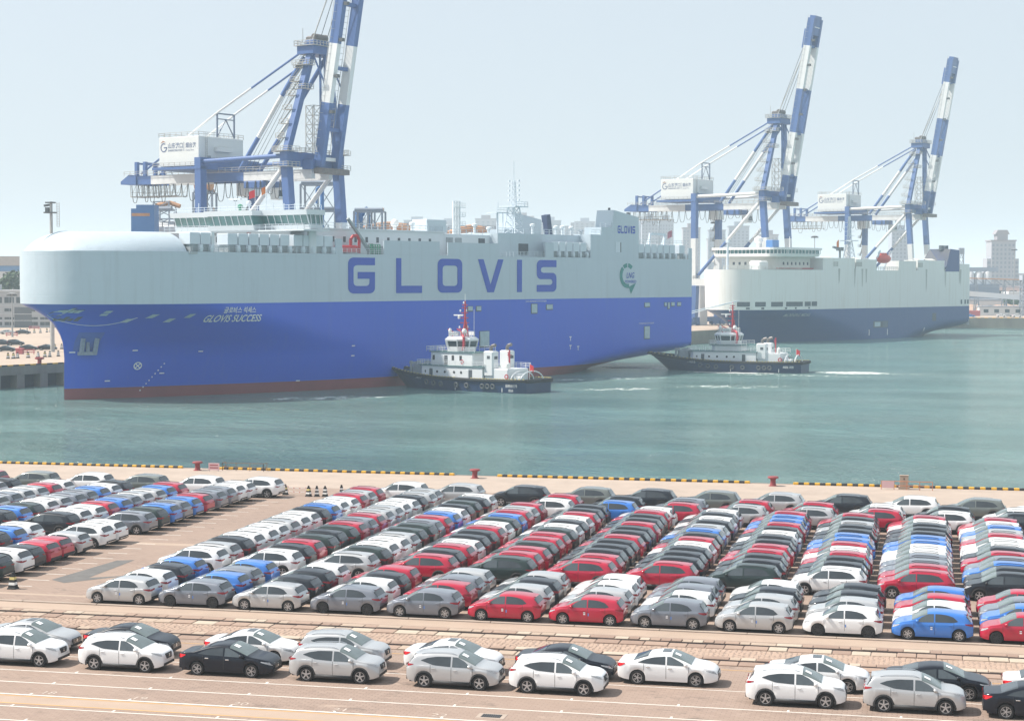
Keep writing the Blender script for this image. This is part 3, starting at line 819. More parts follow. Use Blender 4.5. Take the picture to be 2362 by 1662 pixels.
    def arch_trim(s,side):
        b=MB()
        for c in s.xw:
            rows=[]
            for i in range(15):
                a=R(-14)+(pi+R(28))*i/14; row=[]
                for rr in (s.ra-.015,s.ra+.035,s.ra+.08):
                    x=c+rr*cos(a); z=s.r+rr*sin(a)
                    row.append((x,side*(s.half(x)*1.0+.012-(.03 if rr>s.ra+.05 else 0)),max(.2,z)))
                rows.append(row)
            b.grid(rows)
        # sill
        x0,x1=s.xw[1]+s.ra,s.xw[0]-s.ra
        b.box(x0,x1,side*(s.W*.97),side*(s.W*1.0+.012),s.sill-.03,s.sill+.12) if side>0 else b.box(x0,x1,side*(s.W*1.0+.012),side*(s.W*.97),s.sill-.03,s.sill+.12)
        return b
def wheel_meshes(r,style):
    t=MB(); w=.105
    t.lathe([(r*.66,-w*.8),(r*.70,-w),(r*.93,-w),(r,-w*.72),(r,w*.72),(r*.93,w),(r*.70,w),(r*.66,w*.8)],26,'y')
    tyre=t.mesh('tyre',M_TYRE,35)
    q=MB(); R0=r*.68; yo=-.085
    q.lathe([(R0*.93,yo),(R0*.93,yo-.02),(R0*1.0,yo-.022),(R0*1.0,yo)],26,'y',close=False)
    q.lathe([(.001,yo-.03),(R0*.20,yo-.028),(R0*.22,yo)],12,'y',close=False)
    n={'five':5,'twin':10,'hole':6,'steel':8}[style]
    for i in range(n):
        a=2*pi*i/n+(.3 if style!='twin' else (.13 if i%2 else -.13)+.3)
        ww={'five':.06,'twin':.024,'hole':.045,'steel':.04}[style]
        d=Vector((cos(a),0,sin(a)))
        q.bar(Vector((0,yo-.012,0))+d*R0*.15,Vector((0,yo-.010,0))+d*R0*.95,ww,.02,up=(0,1,0))
    if style in('hole','steel'): q.lathe([(R0*.5,yo-.014),(R0*.62,yo-.014)],20,'y',close=False)
    rim=q.mesh('rim',M_RIMK if style=='steel' else M_RIM,30)
    return tyre,rim
WH={}
def car_parts(kind,near,steel=False,sunroof=False):
    """list of (name, mesh or {colour: mesh}, location, rotation, children)"""
    c=CarBody(kind,SPEC[kind]); out=[]
    bm=c.body().mesh('body',PAINT['W'],42)
    bodies={}
    for k,m in PAINT.items():
        me=bm.copy(); me.materials.clear(); me.materials.append(m); bodies[k]=me
    out.append(('body',bodies,None,None,[]))
    out.append(('underbody',c.under().mesh('underbody',M_TRIM),None,None,[]))
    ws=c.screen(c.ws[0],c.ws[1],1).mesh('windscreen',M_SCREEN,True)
    kids=[]
    if near==2:
        p=MB(); x0=c.ws[0]+.10; x1=c.ws[0]+.36
        rows=[]
        for i in range(4):
            x=x0+(x1-x0)*i/3; z=cinterp(c.top,x); rows.append([(x+.02,y,z+.022-.05*y*y) for y in (-.52,-.36,-.18)])
        p.grid(rows); kids=[('paper_sheet',p.mesh('paper_sheet',M_PAPER),None,None,[])]
    out.append(('windscreen',ws,None,None,kids))
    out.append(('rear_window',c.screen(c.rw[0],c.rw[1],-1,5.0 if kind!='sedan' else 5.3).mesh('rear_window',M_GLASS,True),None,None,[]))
    for side in (-1,1):
        for i,(lo,up) in enumerate(c.win):
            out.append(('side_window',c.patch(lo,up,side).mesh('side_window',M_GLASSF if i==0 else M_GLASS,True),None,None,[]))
        z0,z1,ln,inn=c.tail
        xr=c.xr
        t=c.patch([(xr+.012,z0+.02),(xr+.1,z0),(xr+ln,z0+(z1-z0)*.75)],[(xr+.012,z1),(xr+.1,z1),(xr+ln,z1)],side,8,3,.010)
        ya,yb=inn,c.half(xr+.012)+.004
        t.add([(xr-.012,side*ya,z0+.05),(xr-.012,side*(yb-.02),z0+.02),(xr+.005,side*(yb+.008),z0+.02),(xr+.005,side*(yb+.008),z1),(xr-.012,side*(yb-.02),z1),(xr-.012,side*ya,z1-.02)],[(0,1,4,5),(1,2,3,4)])
        out.append(('tail_light',t.mesh('tail_light',M_TAILB if kind=='sedan' else M_TAIL,True),None,None,[]))
        z0,z1,ln=c.head; xf=c.xf
        h=c.patch([(xf-ln,z1+.02),(xf-.12,z0-.03),(xf-.03,z0-.06)],[(xf-ln,z1+.05),(xf-.12,z1-.01),(xf-.03,z0+.02)],side,8,3,.009)
        out.append(('headlight',h.mesh('headlight',M_HEAD,True),None,None,[]))
        mm=MB(); mx=c.mirror; yw=c.half(mx)*.95; bz=cinterp(c.belt,mx)
        mm.add([(mx+.10,side*(yw+.02),bz+.02),(mx+.10,side*(yw+.2),bz+.05),(mx+.08,side*(yw+.2),bz+.13),(mx+.08,side*(yw+.03),bz+.15),
                (mx-.06,side*(yw+.0),bz+.02),(mx-.06,side*(yw+.22),bz+.04),(mx-.06,side*(yw+.22),bz+.17),(mx-.06,side*(yw+.02),bz+.18)],
               [(0,1,2,3),(7,6,5,4),(0,4,5,1),(1,5,6,2),(2,6,7,3),(3,7,4,0)])
        mb=mm.mesh('mirror',PAINT['W'],True); mc={}
        for k,m in PAINT.items():
            me=mb.copy(); me.materials.clear(); me.materials.append(m); mc[k]=me
        out.append(('mirror',mc,None,None,[]))
        if kind in('compact_suv','crossover','large_suv'):
            out.append(('cladding',c.arch_trim(side).mesh('cladding',M_TRIM,True),None,None,[]))
        if near and (near==2 or side==NEARSIDE):
            for x in c.seams:
                s_=MB()
                zz=c.zb(x)+.12; be=cinterp(c.belt,x)
                s_.grid([[(x+dx,side*(c.ysurf(x,zz+(be-zz)*j/6)+.004),zz+(be-zz)*j/6) for j in range(7)] for dx in (-.008,.008)])
                out.append(('door_seam',s_.mesh('door_seam',M_SEAM),None,None,[]))
            for x in (-.85,.16):
                q=MB(); z=cinterp(c.belt,x)-.12; y=c.ysurf(x,z); ya,yb=sorted((side*(y-.01),side*(y+.03))); q.bbox(x-.09,x+.09,ya,yb,z-.018,z+.02,.01)
                mb=q.mesh('door_handle',PAINT['W']); mc={}
                for k,m in PAINT.items():
                    me=mb.copy(); me.materials.clear(); me.materials.append(M_CHROME if kind=='sedan' else m); mc[k]=me
                out.append(('door_handle',mc,None,None,[]))
    if kind in('compact_suv','large_suv','crossover') :
        for side in (-1,1):
            q=MB(); pts=[]
            for i in range(8):
                x=-1.45+1.65*i/7; r=c.ring(x); y,z=r[17]; pts.append((x,side*(y+.02),z+.045+(-.04 if i in(0,7) else 0)))
            q.path(pts,.016,5); out.append(('roof_rail',q.mesh('roof_rail',M_CHROME if kind!='crossover' else M_TRIM),None,None,[]))
    # front face
    gz0,gz1,gw={'hatchback':(.30,.50,.52),'crossover':(.36,.60,.55),'compact_suv':(.60,.84,.36),'sedan':(.42,.66,.50),'large_suv':(.42,.66,.5)}[kind]
    g=MB(); xf=c.xf
    if kind=='compact_suv': poly=[(-gw*.7,gz0),(gw*.7,gz0),(gw,gz1-.06),(gw*.95,gz1),(-gw*.95,gz1),(-gw,gz1-.06)]
    else: poly=[(-gw*.8,gz0),(gw*.8,gz0),(gw,gz1-.05),(gw*.8,gz1),(-gw*.8,gz1),(-gw,gz1-.05)]
    def fx(z): 
        lo=[(zz,x) for x,zz in c.top[-5:]]; lo=sorted(lo); return interp(lo,z)
    V=[(fx(z)+.022,y,z) for y,z in poly]+[(fx(z)-.06,y,z) for y,z in poly]; n=len(poly)
    g.add(V,[tuple(range(n)),tuple(reversed(range(n,2*n)))]+[(i,(i+1)%n,n+(i+1)%n,n+i) for i in range(n)])
    kids=[]
    if near==2:
        for i in range(4):
            z=gz0+(gz1-gz0)*(i+.7)/4.6
            q=MB(); q.bar((fx(z)+.028,-gw*.8,z),(fx(z)+.028,gw*.8,z),.02,.012); kids.append(('grille_bar',q.mesh('grille_bar',M_CHROME if kind=='sedan' else M_DGREY),None,None,[]))
        q=MB(); q.lathe([(.075,fx((gz0+gz1)/2)+.026),(.075,fx((gz0+gz1)/2)+.04),(.03,fx((gz0+gz1)/2)+.045)],8,'x',(0,0,(gz0+gz1)/2)); kids.append(('badge',q.mesh('badge',M_CHROME),None,None,[]))
    out.append(('grille',g.mesh('grille',M_TRIM),None,None,kids))
    q=MB(); zz=c.zb(xf)
    q.box(xf-.14,xf+.015,-c.half(xf)*.96,c.half(xf)*.96,zz-.02,zz+.10); out.append(('front_bumper',q.mesh('front_bumper',M_TRIM),None,None,[]))
    if near==2:
        for side in(-1,1):
            q=MB(); y=side*(c.half(xf-.12)+.0); x=xf-.10
            q.add([(x+.03,y-side*.10,zz+.14),(x-.14,y+side*.018,zz+.13),(x-.14,y+side*.02,zz+.21),(x+.03,y-side*.10,zz+.20)],[(0,1,2,3)])
            out.append(('fog_lamp',q.mesh('fog_lamp',M_HEAD),None,None,[]))
    # rear bumper with plate
    q=MB(); zz=c.zb(c.xr); hw=c.half(c.xr)
    q.box(c.xr-.014,c.xr+.25,-hw*.98,hw*.98,zz-.03,zz+.15); kids=[]
    if kind in('crossover','large_suv'):
        k=MB(); k.bar((c.xr-.03,-hw*.8,zz+.05),(c.xr-.03,hw*.8,zz+.05),.035); kids=[('skid_bar',k.mesh('skid_bar',M_CHROME),None,None,[])]
    out.append(('rear_bumper',q.mesh('rear_bumper',M_TRIM),None,None,kids))
    if kind!='sedan':
        q=MB(); xx=c.rw[1]+.10; z=cinterp(c.top,c.rw[1]+.02)
        q.add([(xx+.12,-.52,z+.045),(xx+.12,.52,z+.045),(xx-.13,.46,z+.028),(xx-.13,-.46,z+.028),(xx+.12,-.52,z-.02),(xx+.12,.52,z-.02),(xx-.13,.46,z+.005),(xx-.13,-.46,z+.005)],[(0,1,2,3),(4,7,6,5),(2,3,7,6),(0,3,7,4),(1,2,6,5),(0,1,5,4)])
        mb=q.mesh('spoiler',PAINT['W']); mc={}
        for k,m in PAINT.items():
            me=mb.copy(); me.materials.clear(); me.materials.append(m); mc[k]=me
        out.append(('spoiler',mc,None,None,[]))
    if sunroof:
        q=MB(); q.grid([[(x,y,cinterp(c.top,x)+.006-.03*y*y) for y in (-.36,-.18,0,.18,.36)] for x in (-.25,-.05,.15)])
        out.append(('sunroof',q.mesh('sunroof',M_GLASS,True),None,None,[]))
    if kind=='hatchback' and near:
        for nm,x,z,w,h,m in (('paper_label',.10,.70,.055,.03,M_PAPER),('paper_label',.10,.61,.055,.03,M_PAPER),('blue_sticker',-.12,.60,.028,.075,M_BLUEST)):
            q=MB(); y=NEARSIDE*(c.ysurf(x,z)+.006); q.add([(x-w,y,z-h),(x+w,y,z-h),(x+w,y,z+h),(x-w,y,z+h)],[(0,1,2,3)]); out.append((nm,q.mesh(nm,m),None,None,[]))
    style='steel' if steel else {'hatchback':'hole','crossover':'five','compact_suv':'five','sedan':'twin','large_suv':'five'}[kind]
    if (kind,style) not in WH: WH[kind,style]=wheel_meshes(c.r,style)
    ty,rm=WH[kind,style]
    for x in c.xw:
        for side in (-1,1):
            kd=[('rim',rm,None,None,[])] if (near or side==NEARSIDE) else []
            out.append(('wheel',ty,(x,side*(c.W-.115),c.r),0 if side<0 else pi,kd))
    return out
NEARSIDE=1                       # field cars point left, so their +Y flank faces the camera
PROTO={}
def place_car(kind,color,x,y,rz,label,group,near=0,steel=False,sunroof=False,z=0.0):
    global NEARSIDE
    NEARSIDE=1 if cos(rz)<0 else -1
    key=(kind,near,steel,sunroof,NEARSIDE)
    if key not in PROTO: PROTO[key]=car_parts(kind,near,steel,sunroof)
    T=tag(obj(kind,None,None,(x,y,z),rz),label,'car',group)
    def put(spec,parent):
        nm,me,loc,rot,kids=spec
        o=obj(nm,me[color] if isinstance(me,dict) else me,parent,loc,rot)
        for k in kids: put(k,o)
    for spec in PROTO[key]: put(spec,T)
    return T
ORD=['first','second','third','fourth','fifth','sixth','seventh','eighth','ninth','tenth','eleventh','twelfth','13th','14th','15th','16th','17th','18th','19th','20th','21st','22nd','23rd','24th']
KN={'hatchback':'hatchback','crossover':'crossover','large_suv':'large SUV','compact_suv':'SUV','sedan':'sedan'}
jit=lambda a:rnd.uniform(-a,a)

# two lines of new cars on the near side of the rails, pointing right
L1=[('compact_suv','W',-42.65,'white SUV with black arches, at the end of its line behind a silver sedan roof'),
    ('compact_suv','W',-37.23,'white SUV standing in front of a navy sedan, next to a black sedan'),
    ('sedan','D',-32.0,'black sedan standing in front of a white sedan with a dark sunroof'),
    ('compact_suv','S',-26.65,'silver SUV standing in front of another silver SUV'),
    ('compact_suv','S',-21.0,'silver SUV standing in front of a white sedan'),
    ('compact_suv','W',-16.2,'white SUV standing in front of a navy sedan, next to a lone white sedan'),
    ('compact_suv','W',-5.6,'white SUV standing in front of a white sedan, beyond the gap in the line'),
    ('compact_suv','S',-.55,'silver SUV standing in front of a navy sedan, beside the last black sedan'),
    ('sedan','D',4.57,'black sedan at the end of its line, rear wheel beside a silver SUV')]
L2=[('sedan','S',-43.7,'silver sedan half hidden behind a white SUV at the end of the line'),
    ('sedan','D',-38.4,'navy sedan with red tail lights behind a white SUV'),
    ('sedan','W',-32.0,'white sedan with dark sunroof behind a black sedan'),
    ('compact_suv','S',-27.35,'silver SUV parked behind another silver SUV, by the rails'),
    ('sedan','W',-21.9,'white sedan with dark sunroof behind a silver SUV'),
    ('sedan','D',-16.5,'navy sedan behind a white SUV, nose towards a lone white sedan'),
    ('sedan','W',-11.65,'white sedan standing alone with no car in front of it'),
    ('sedan','W',-4.85,'white sedan with dark sunroof behind a white SUV beyond the gap'),
    ('sedan','D',.42,'navy sedan behind a silver SUV near the end of the line'),
    ('sedan','W',5.5,'white sedan behind the last black sedan of the line')]
for k,c,x,l in L1: place_car(k,c,x,80.0+jit(.12),jit(.012),l,'new cars lined up near the crane rails',2)
for k,c,x,l in L2: place_car(k,c,x,83.0+jit(.1) if x!=-11.65 else 82.85,jit(.015),l,'new cars lined up near the crane rails',2,sunroof=(k=='sedan' and c in 'WS'))

# storage field right of the open lane
COLS=['SWKBWSKWWWSWWKBWWRSRK','GBGBWKRNKNRGRSSWWKSSG','SKKWSNWWSNNGRBWKNKWGK','GWKRRKRWKKRWNBRSRWRGK','GRGSNRRNRRNWKWRKKBKWR','RSKSRRKKKRKKRKKRWRGWK',
      'RSWWRKKKWRKBSKWKWSRKG','GWGGNKKRRKKWKRBBRSRGW','SSKWWKKRWRBBKKSKRRWBK','WSKKRRGGWWBBKKKWRWKSB','BWRBKKBGRKWWRSBWRKWGR','RBGRGKRWBWKRSWKRBWKSW']
HG='new cars in close ranks on the storage field'
for k in range(12):
    for r in range(4):
        c=COLS[k][r]
        x=-45.01+4.52*k+jit(.06); y=96.2+(0,2.6,4.85,7.2)[r]+jit(.08)
        steel=(r==0 and k in (1,3,9,11))
        place_car('hatchback',c,x,y,pi+jit(.012),'%s hatchback, %s from the rails in the %s column beyond the open lane'%(CNAME[c],ORD[r],ORD[k]),HG,1 if r==0 else 0,steel)
for k in range(12):
    x0=-45.35+4.95*k; y=107.0+.16*k; pitch=2.26-.021*k; n=0; off=0.0
    cs=COLS[k][4:]
    while y<(141.6 if k<2 else 139.9-.0*k) and n<16:
        c=cs[n%len(cs)]
        loose=(k>=3 and y>134.2)
        place_car('crossover',c,x0+jit(.08)+(1.7 if loose else 0),y+jit(.07),pi+jit(.012),'%s crossover, %s behind the hatchbacks in the %s column beyond the open lane'%(CNAME[c],ORD[n],ORD[k]),HG,1 if n==0 else 0)
        n+=1; y+=pitch if not (k>=3 and y>132.5) else 3.0
BIG=[(-43.1,'W'),(-38.2,'S'),(-32.9,'K'),(-27.5,'T'),(-22.5,'K'),(-17.3,'T'),(-12.2,'S'),(-7.05,'K'),(-1.85,'W'),(3.1,'T'),(8.2,'W')]
for i,(x,c) in enumerate(BIG):
    place_car('large_suv',c,x+.2+jit(.1),144.6+jit(.1),pi+jit(.015),'%s large SUV in the row facing the quay edge, %s beyond the open lane'%(CNAME[c],ORD[i]),'large SUVs in the last rank')
# field left of the open lane
LB={0:(-57.15,[(99.0,'K'),(101.2,'N'),(103.6,'W'),(105.8,'K'),(107.9,'R'),(109.9,'R'),(112.3,'S'),(115.4,'W'),(117.5,'W'),(122.3,'G'),(124.6,'N'),(127.0,'B'),(129.1,'G'),(131.3,'B'),(133.4,'R'),(136.0,'G'),(138.2,'G'),(140.3,'W'),(142.4,'W')]),
    1:(-62.2,[(101.3,'B'),(103.5,'N'),(105.7,'B'),(108.0,'K'),(110.2,'K'),(112.6,'B'),(114.9,'W'),(120.4,'K'),(122.6,'W'),(124.8,'W'),(127.0,'R'),(129.2,'B'),(131.4,'G'),(133.6,'S'),(135.8,'S'),(138.0,'B'),(140.2,'R')]),
    2:(-67.2,[(112.5,'W'),(114.7,'B'),(120.6,'K'),(122.8,'B'),(125.0,'N'),(127.2,'W'),(129.4,'S'),(131.6,'G'),(133.8,'G'),(136.0,'B'),(138.2,'W'),(140.4,'K')]),
    3:(-72.2,[(122.0,'K'),(124.2,'R'),(126.4,'N'),(128.6,'S'),(130.8,'G'),(133.0,'S'),(135.2,'S'),(137.4,'R'),(139.6,'W')]),
    4:(-77.2,[(131.0,'B'),(133.2,'W'),(135.4,'G'),(137.6,'S'),(139.8,'K')])}
for k,(x,rows) in LB.items():
    for i,(y,c) in enumerate(rows):
        hat=(k==0 and y<113 and c in 'RKS' and i not in (0,))
        kd='hatchback' if hat else 'crossover'
        place_car(kd,c,x+jit(.08),y+jit(.06),pi+jit(.012),'%s %s, %s from the rails in the %s column past the painted grey arrow'%(CNAME[c],KN[kd],ORD[i],ORD[k]),HG,1 if (k==0 and i==9) or (i and rows[i][0]-rows[i-1][0]>4) else 0)
for i,(x,c) in enumerate([(-55.4,'W'),(-60.7,'W'),(-65.9,'T'),(-71.0,'W'),(-76.1,'T'),(-81.2,'R')]):
    place_car('large_suv',c,x-.3+jit(.1),145.2+jit(.1),pi+jit(.015),'%s large SUV in the row nearest the ladder rail, %s from the open lane'%(CNAME[c],ORD[i]),'large SUVs in the last rank')
# cars on the far quays
ang=TH-R(62)
for i,(x,y,c,kd,l) in enumerate([(-217.6,401,'K','sedan','dark sedan on the far quay beside the red bin'),(-215.6,408.4,'K','sedan','dark sedan on the far quay behind the red barrier'),(-212.0,411,'D','sedan','dark sedan on the far quay at the end of its row of three'),
        (-237.5,436,'K','crossover','black crossover on the far quay behind the row of three sedans'),(-234.2,436.6,'K','crossover','black crossover on the far quay with another close beside it'),
        (-287,519,'N','sedan','dark car parked short of the slim lamp mast before the port office'),(-282.6,521.5,'S','sedan','silver car parked just behind the slim lamp mast'),(-278.5,524,'K','sedan','black car parked past the slim lamp mast')]):
    place_car(kd,c,x,y,R(18)+jit(.05),l,'cars parked on the far quay',0,z=LZ)
# ------------------------------------------------------------------ the large car carrier
M_HBLUE=plated('hull_blue',(0.010,0.088,0.60),.36,(0.05,0.13,0.50),.12,.35)
M_HRED=P('hull_red',(0.24,0.05,0.055),.6,var=.22,scale=.12)
M_HWHITE=plated('hull_white',(0.480,0.560,0.620),.42,(0.37,0.42,0.45),.22,.5)
M_LBLUE=P('letter_blue',(0.008,0.062,0.44),.45,var=.03)
M_DECK=P('ship_deck',(0.40,0.44,0.46),.8,var=.08,scale=.1)
M_HOUSE=P('ship_house_white',(0.66,0.71,0.74),.45,var=.03,scale=.15)
M_VENT=P('vent_box_white',(0.60,0.67,0.73),.42,var=.02)
M_SDK=P('ship_dark_fittings',(0.085,0.10,0.115),.7,var=.25,scale=.8)
M_SGREY=P('ship_grey_fittings',(0.30,0.34,0.36),.6,var=.2,scale=.6)
M_BGLASS=P('bridge_glass',(0.07,0.20,0.20),.08,var=.3,scale=.25,spec=.8)
M_TEAL=P('logo_teal',(0.015,0.22,0.20),.5)
M_GREEN=P('machine_green',(0.03,0.25,0.14),.5)
M_REDM=P('machine_red',(0.50,0.02,0.03),.45)
M_FLAGR=P('flag_red',(0.62,0.015,0.025),.7)
def flag(parent,x,y,z,w,h,m,pole=2.0):
    b=MB(); b.tube((x,y,z-pole),(x,y,z+h*.1),.05,6); b.build('flag_staff',M_WHT,parent)
    rows=[]
    for i in range(7):
        t=i/6; rows.append([(x-w*t*.9,y+.25*sin(t*5)*t*w*.3,z-h*j/3-.35*h*t) for j in range(4)])
    q=MB(); q.grid(rows); return q.build('flag',m,parent,True)

class Hull:
    def __init__(s,B,bow,stern,ent,p,q):
        s.B,s.bow,s.stern,s.ent,s.p,s.q=B,bow,stern,ent,p,q
    def half(s,x,z,inset=0.0):
        sb=interp(s.bow,z)+inset; E=interp(s.ent,z); u=min(1,max(0,(x-sb)/E))
        h=s.B*(1-(1-u)**interp(s.p,z))**(1/interp(s.q,z))
        se=interp(s.stern,z)
        low=smoothstep(6.0,0,z)
        if low>0:
            L=38; t=max(0,(x-(se-L))/L); h*=1-low*.75*min(1,t)**2.0
        return max(0,h-inset)
    def n(s,x,z): return s.B-s.half(x,z)
    def shell(s,z0,z1,nz,ns=96,smax=None):
        rows=[]
        zs=[z0+(z1-z0)*k/nz for k in range(nz+1)]
        for z in zs:
            sb=interp(s.bow,z); se=interp(s.stern,z); row=[]
            for i in range(ns+1):
                t=i/ns; t=t**1.9 if i<=ns else t
                x=sb+(se-sb)*t; row.append((x,s.B-s.half(x,z),z))
            far=[(x,2*s.B-n_,z) for x,n_,z in reversed(row)]
            rows.append(list(row)+far)
        b=MB(); b.grid(rows)
        # close the transom and the bow seam
        m=len(rows[0])
        return b
GV=Hull(17.6,[(0,-82.7),(8,-82.6),(10.5,-82.9),(12.1,-83.4),(14.1,-84.3),(16,-86.0),(17.5,-88.6),(17.66,-88.8),(40,-88.8)],
        [(-3,66),(0,72),(1.5,78),(3,90),(4.2,97),(5.2,100),(40,100)],
        [(-3,78),(0,74),(8,64),(12,52),(15,40),(17.6,29),(40,29)],
        [(-3,1.7),(0,1.75),(10,2.0),(17.6,2.35),(40,2.35)],[(-3,1.0),(0,1.0),(10,1.15),(15,1.6),(17.6,2.1),(40,2.1)])
GS=thing('car_carrier_ship','huge blue and white car carrier ship with a domed white bow','ship',(-103.23,373.63,WZ),R(64.3))
GV.shell(-2.5,2.05,4).build('boot_topping',M_HRED,GS,60)
GV.shell(2.05,17.62,22).build('lower_hull',M_HBLUE,GS,60)
GV.shell(17.62,27.2,8).build('upper_hull',M_HWHITE,GS,60)
# bow dome
rows=[]
for k in range(9):
    a=k/8*pi/2; ins=6.5*(1-cos(a)); z=24.9+6.0*sin(a) 
    if k==0: z=27.2-2.25
    row=[]
    sb=-88.8+ins
    for i in range(41):
        t=(i/40)**1.9; x=sb+(-67.6-sb)*t; row.append((x,17.6-GV.half(x,26,ins)-(.004 if k<4 else 0),z))
    rows.append(row+[(x,35.2-n_,z) for x,n_,z in reversed(row)])
b=MB(); b.grid(rows); m=len(rows[0]); o=(len(rows)-1)*m
for i in range(m//2): b.f.append((o+i,o+i+1 if i+1<m else o+i,o+m-2-i,o+m-1-i)) if i+1<=m-2-i else None
b.f.append(tuple(r*m+40 for r in range(9))+tuple(r*m+41 for r in reversed(range(9))))
b.build('bow_dome',M_HWHITE,GS,60)
b=MB(); b.box(-67.6,99.8,.2,35.0,26.7,27.2); b.build('weather_deck',M_DECK,GS)
b=MB(); b.add([(100.02,0,5.2),(100.02,35.2,5.2),(100.02,35.2,27.2),(100.02,0,27.2)],[(0,1,2,3)]); b.build('transom_upper',M_HWHITE,GS)
# side plating above the deck
plates=[(-29.6,-27.7,30.2),(-15.4,2.0,30.1),(4.7,22.2,30.0),(38.9,42.0,30.5),(98.4,100.0,30.0)]
for a,c,z in plates:
    for n0 in (0,34.9):
        b=MB(); b.box(a,c,n0,n0+.3,27.15,z); b.build('side_plating',M_HWHITE,GS)
for n0 in(0,30.2):
    b=MB(); b.prism([(56.3,27.15),(76.2,27.15),(76.2,37.2),(65.7,38.7),(65.0,34.6),(60.6,34.5),(60.6,32.7),(56.3,32.7)],n0,n0+5.0); b.build('funnel_casing',M_HWHITE,GS)
b=MB(); b.tube((66.6,2,38.5),(66.6,2,39.3),.3,8); b.build('exhaust_stub',M_SDK,GS)
b=MB(); b.tube((74.5,2.2,37.2),(74.9,2.2,38.3),.5,10); b.build('exhaust_stub',M_SDK,GS)
b=MB(); b.box(66.6,68.8,-.03,.02,28.6,31.0); w_=b.build('casing_opening',M_SDK,GS); b=MB(); b.box(66.5,68.4,-.045,-.032,28.6,31.1); b.build('door_panel',M_VENT,w_)
# deck houses
b=MB(); b.box(-38,8,4.2,31,27.2,32.2); hs=b.build('deck_house',M_HOUSE,GS)
for i in range(12):
    b=MB(); b.box(-33+3.3*i,-32.3+3.3*i,4.14,4.22,29.7,30.8); wd=b.build('window',M_SDK,hs)
for i in range(14):
    if i in (5,):continue
    b=MB(); b.box(-38.06,-37.98,6+1.75*i,6.55+1.75*i,29.6,30.7); b.build('window',M_SDK,hs)
b=MB(); b.box(-16,-2,4.0,4.21,27.2,29.0); b.build('louvre_panel',M_SGREY,hs)
b=MB(); b.box(-38.2,8.3,4.0,31.2,32.2,32.45); b.build('roof_edge',M_HOUSE,hs)
b=MB(); b.box(8,25.5,5.5,30,27.2,32.0); h2=b.build('engine_house',M_HOUSE,GS)
for x in (10.5,13.5,21.5):
    b=MB(); b.box(x,x+2.2,5.42,5.52,27.6,31.2); b.build('doorway',M_SDK if x>20 else M_SGREY,h2)
b=MB(); b.box(25.5,56.3,3.2,31,27.2,32.5); b.build('casing_house',M_HWHITE,GS)
b=MB(); b.box(33,36.5,3.12,3.22,27.6,30.2); b.build('louvre_panel',M_SDK,GS)
# bridge: a wide wheelhouse across the ship
br=MB(); 
def section(s0,s1,n0,n1,z0,z1,lean): 
    return [(s0+lean,n0,z0),(s1,n0,z0),(s1,n1,z0),(s0+lean,n1,z0),(s0,n0,z1),(s1,n0,z1),(s1,n1,z1),(s0,n1,z1)]
FB=[(0,3,2,1),(4,5,6,7),(0,1,5,4),(1,2,6,5),(2,3,7,6),(3,0,4,7)]
BS=-38.6
br.add(section(BS-.2,BS+3.6,-1.6,37.6,31.9,32.8,.35),FB); br.add(section(BS-1.2,BS+4,-2.0,38.0,34.7,35.7,.2),FB)
br.add(section(BS-3.0,BS+6,11,24.2,31.8,32.8,.3),FB); br.add(section(BS-3.8,BS+6,10.6,24.6,34.7,35.72,.2),FB)
bo=br.build('bridge',M_HOUSE,GS)
b=MB(); b.add(section(BS-.45,BS+3.8,-1.4,37.4,32.8,34.7,.7),FB); b.add(section(BS-3.3,BS+5,11.2,24.0,32.79,34.71,.7),FB); b.build('bridge_glazing',M_BGLASS,bo)
for i in range(22):
    n_=-1.45+1.85*i; cen=11<n_<24.2; s_=BS-2.9 if cen else BS-.05
    b=MB(); b.bar((s_+.32,n_,32.7),(s_-.46,n_,34.8),.17); b.build('window_mullion',M_HOUSE,bo)
for s_ in (BS+.6,BS+1.9,BS+3.2,BS+3.9):
    b=MB(); b.bar((s_+.1,-1.5,32.7),(s_-.2,-1.5,34.8),.18); b.build('window_mullion',M_HOUSE,bo)
b=MB(); b.box(BS-2.4,BS+4.6,-2.6,38.6,31.55,31.8); b.build('bridge_deck',M_HOUSE,bo)
b=MB(); b.rail([(BS-2.3,38.4,31.8),(BS-2.3,-2.5,31.8),(BS+4.5,-2.5,31.8)],1.1,.04,1.8,2); b.build('bridge_rail',M_VENT,bo)
b=MB(); b.rail([(BS-.5,37.0,35.7),(BS-.5,-1.0,35.7),(BS+4,-1.0,35.7)],1.0,.04,2.2,2); b.build('roof_rail',M_VENT,bo)
b=MB(); b.bbox(-36.6,-34.6,.2,1.2,27.2,32.3,.2); b.build('bridge_leg',M_HOUSE,GS)
# fittings on the bridge roof
for (s_,n_,h,kind) in [(-38,27.5,3.2,'pole'),(-38,20,2.6,'radar'),(-37.5,11.5,4.6,'mast'),(-38,16,1.4,'dome'),(-38,6,1.6,'pole'),(-38,31,2.2,'pole'),(-38.4,24,1.2,'pole'),(-38,3,1.5,'pole'),(-38,9,1.7,'pole')]:
    b=MB(); b.tube((s_,n_,35.5),(s_,n_,35.5+h),.10,6); 
    if kind=='radar': b.box(s_-.2,s_+.2,n_-1.7,n_+1.7,35.5+h,35.8+h)
    if kind=='mast':
        for k in range(3): b.bar((s_,n_-1.0+.2*k,37+1.1*k),(s_,n_+1.0-.2*k,37+1.1*k),.10)
    if kind=='dome': b.lathe([(.25,36.9),(.5,37.2),(.45,37.7),(.1,37.9)],8,c=(s_,n_,0))
    b.build({'pole':'aerial','radar':'radar_scanner','mast':'signal_mast','dome':'satellite_dome'}[kind],M_VENT,bo)
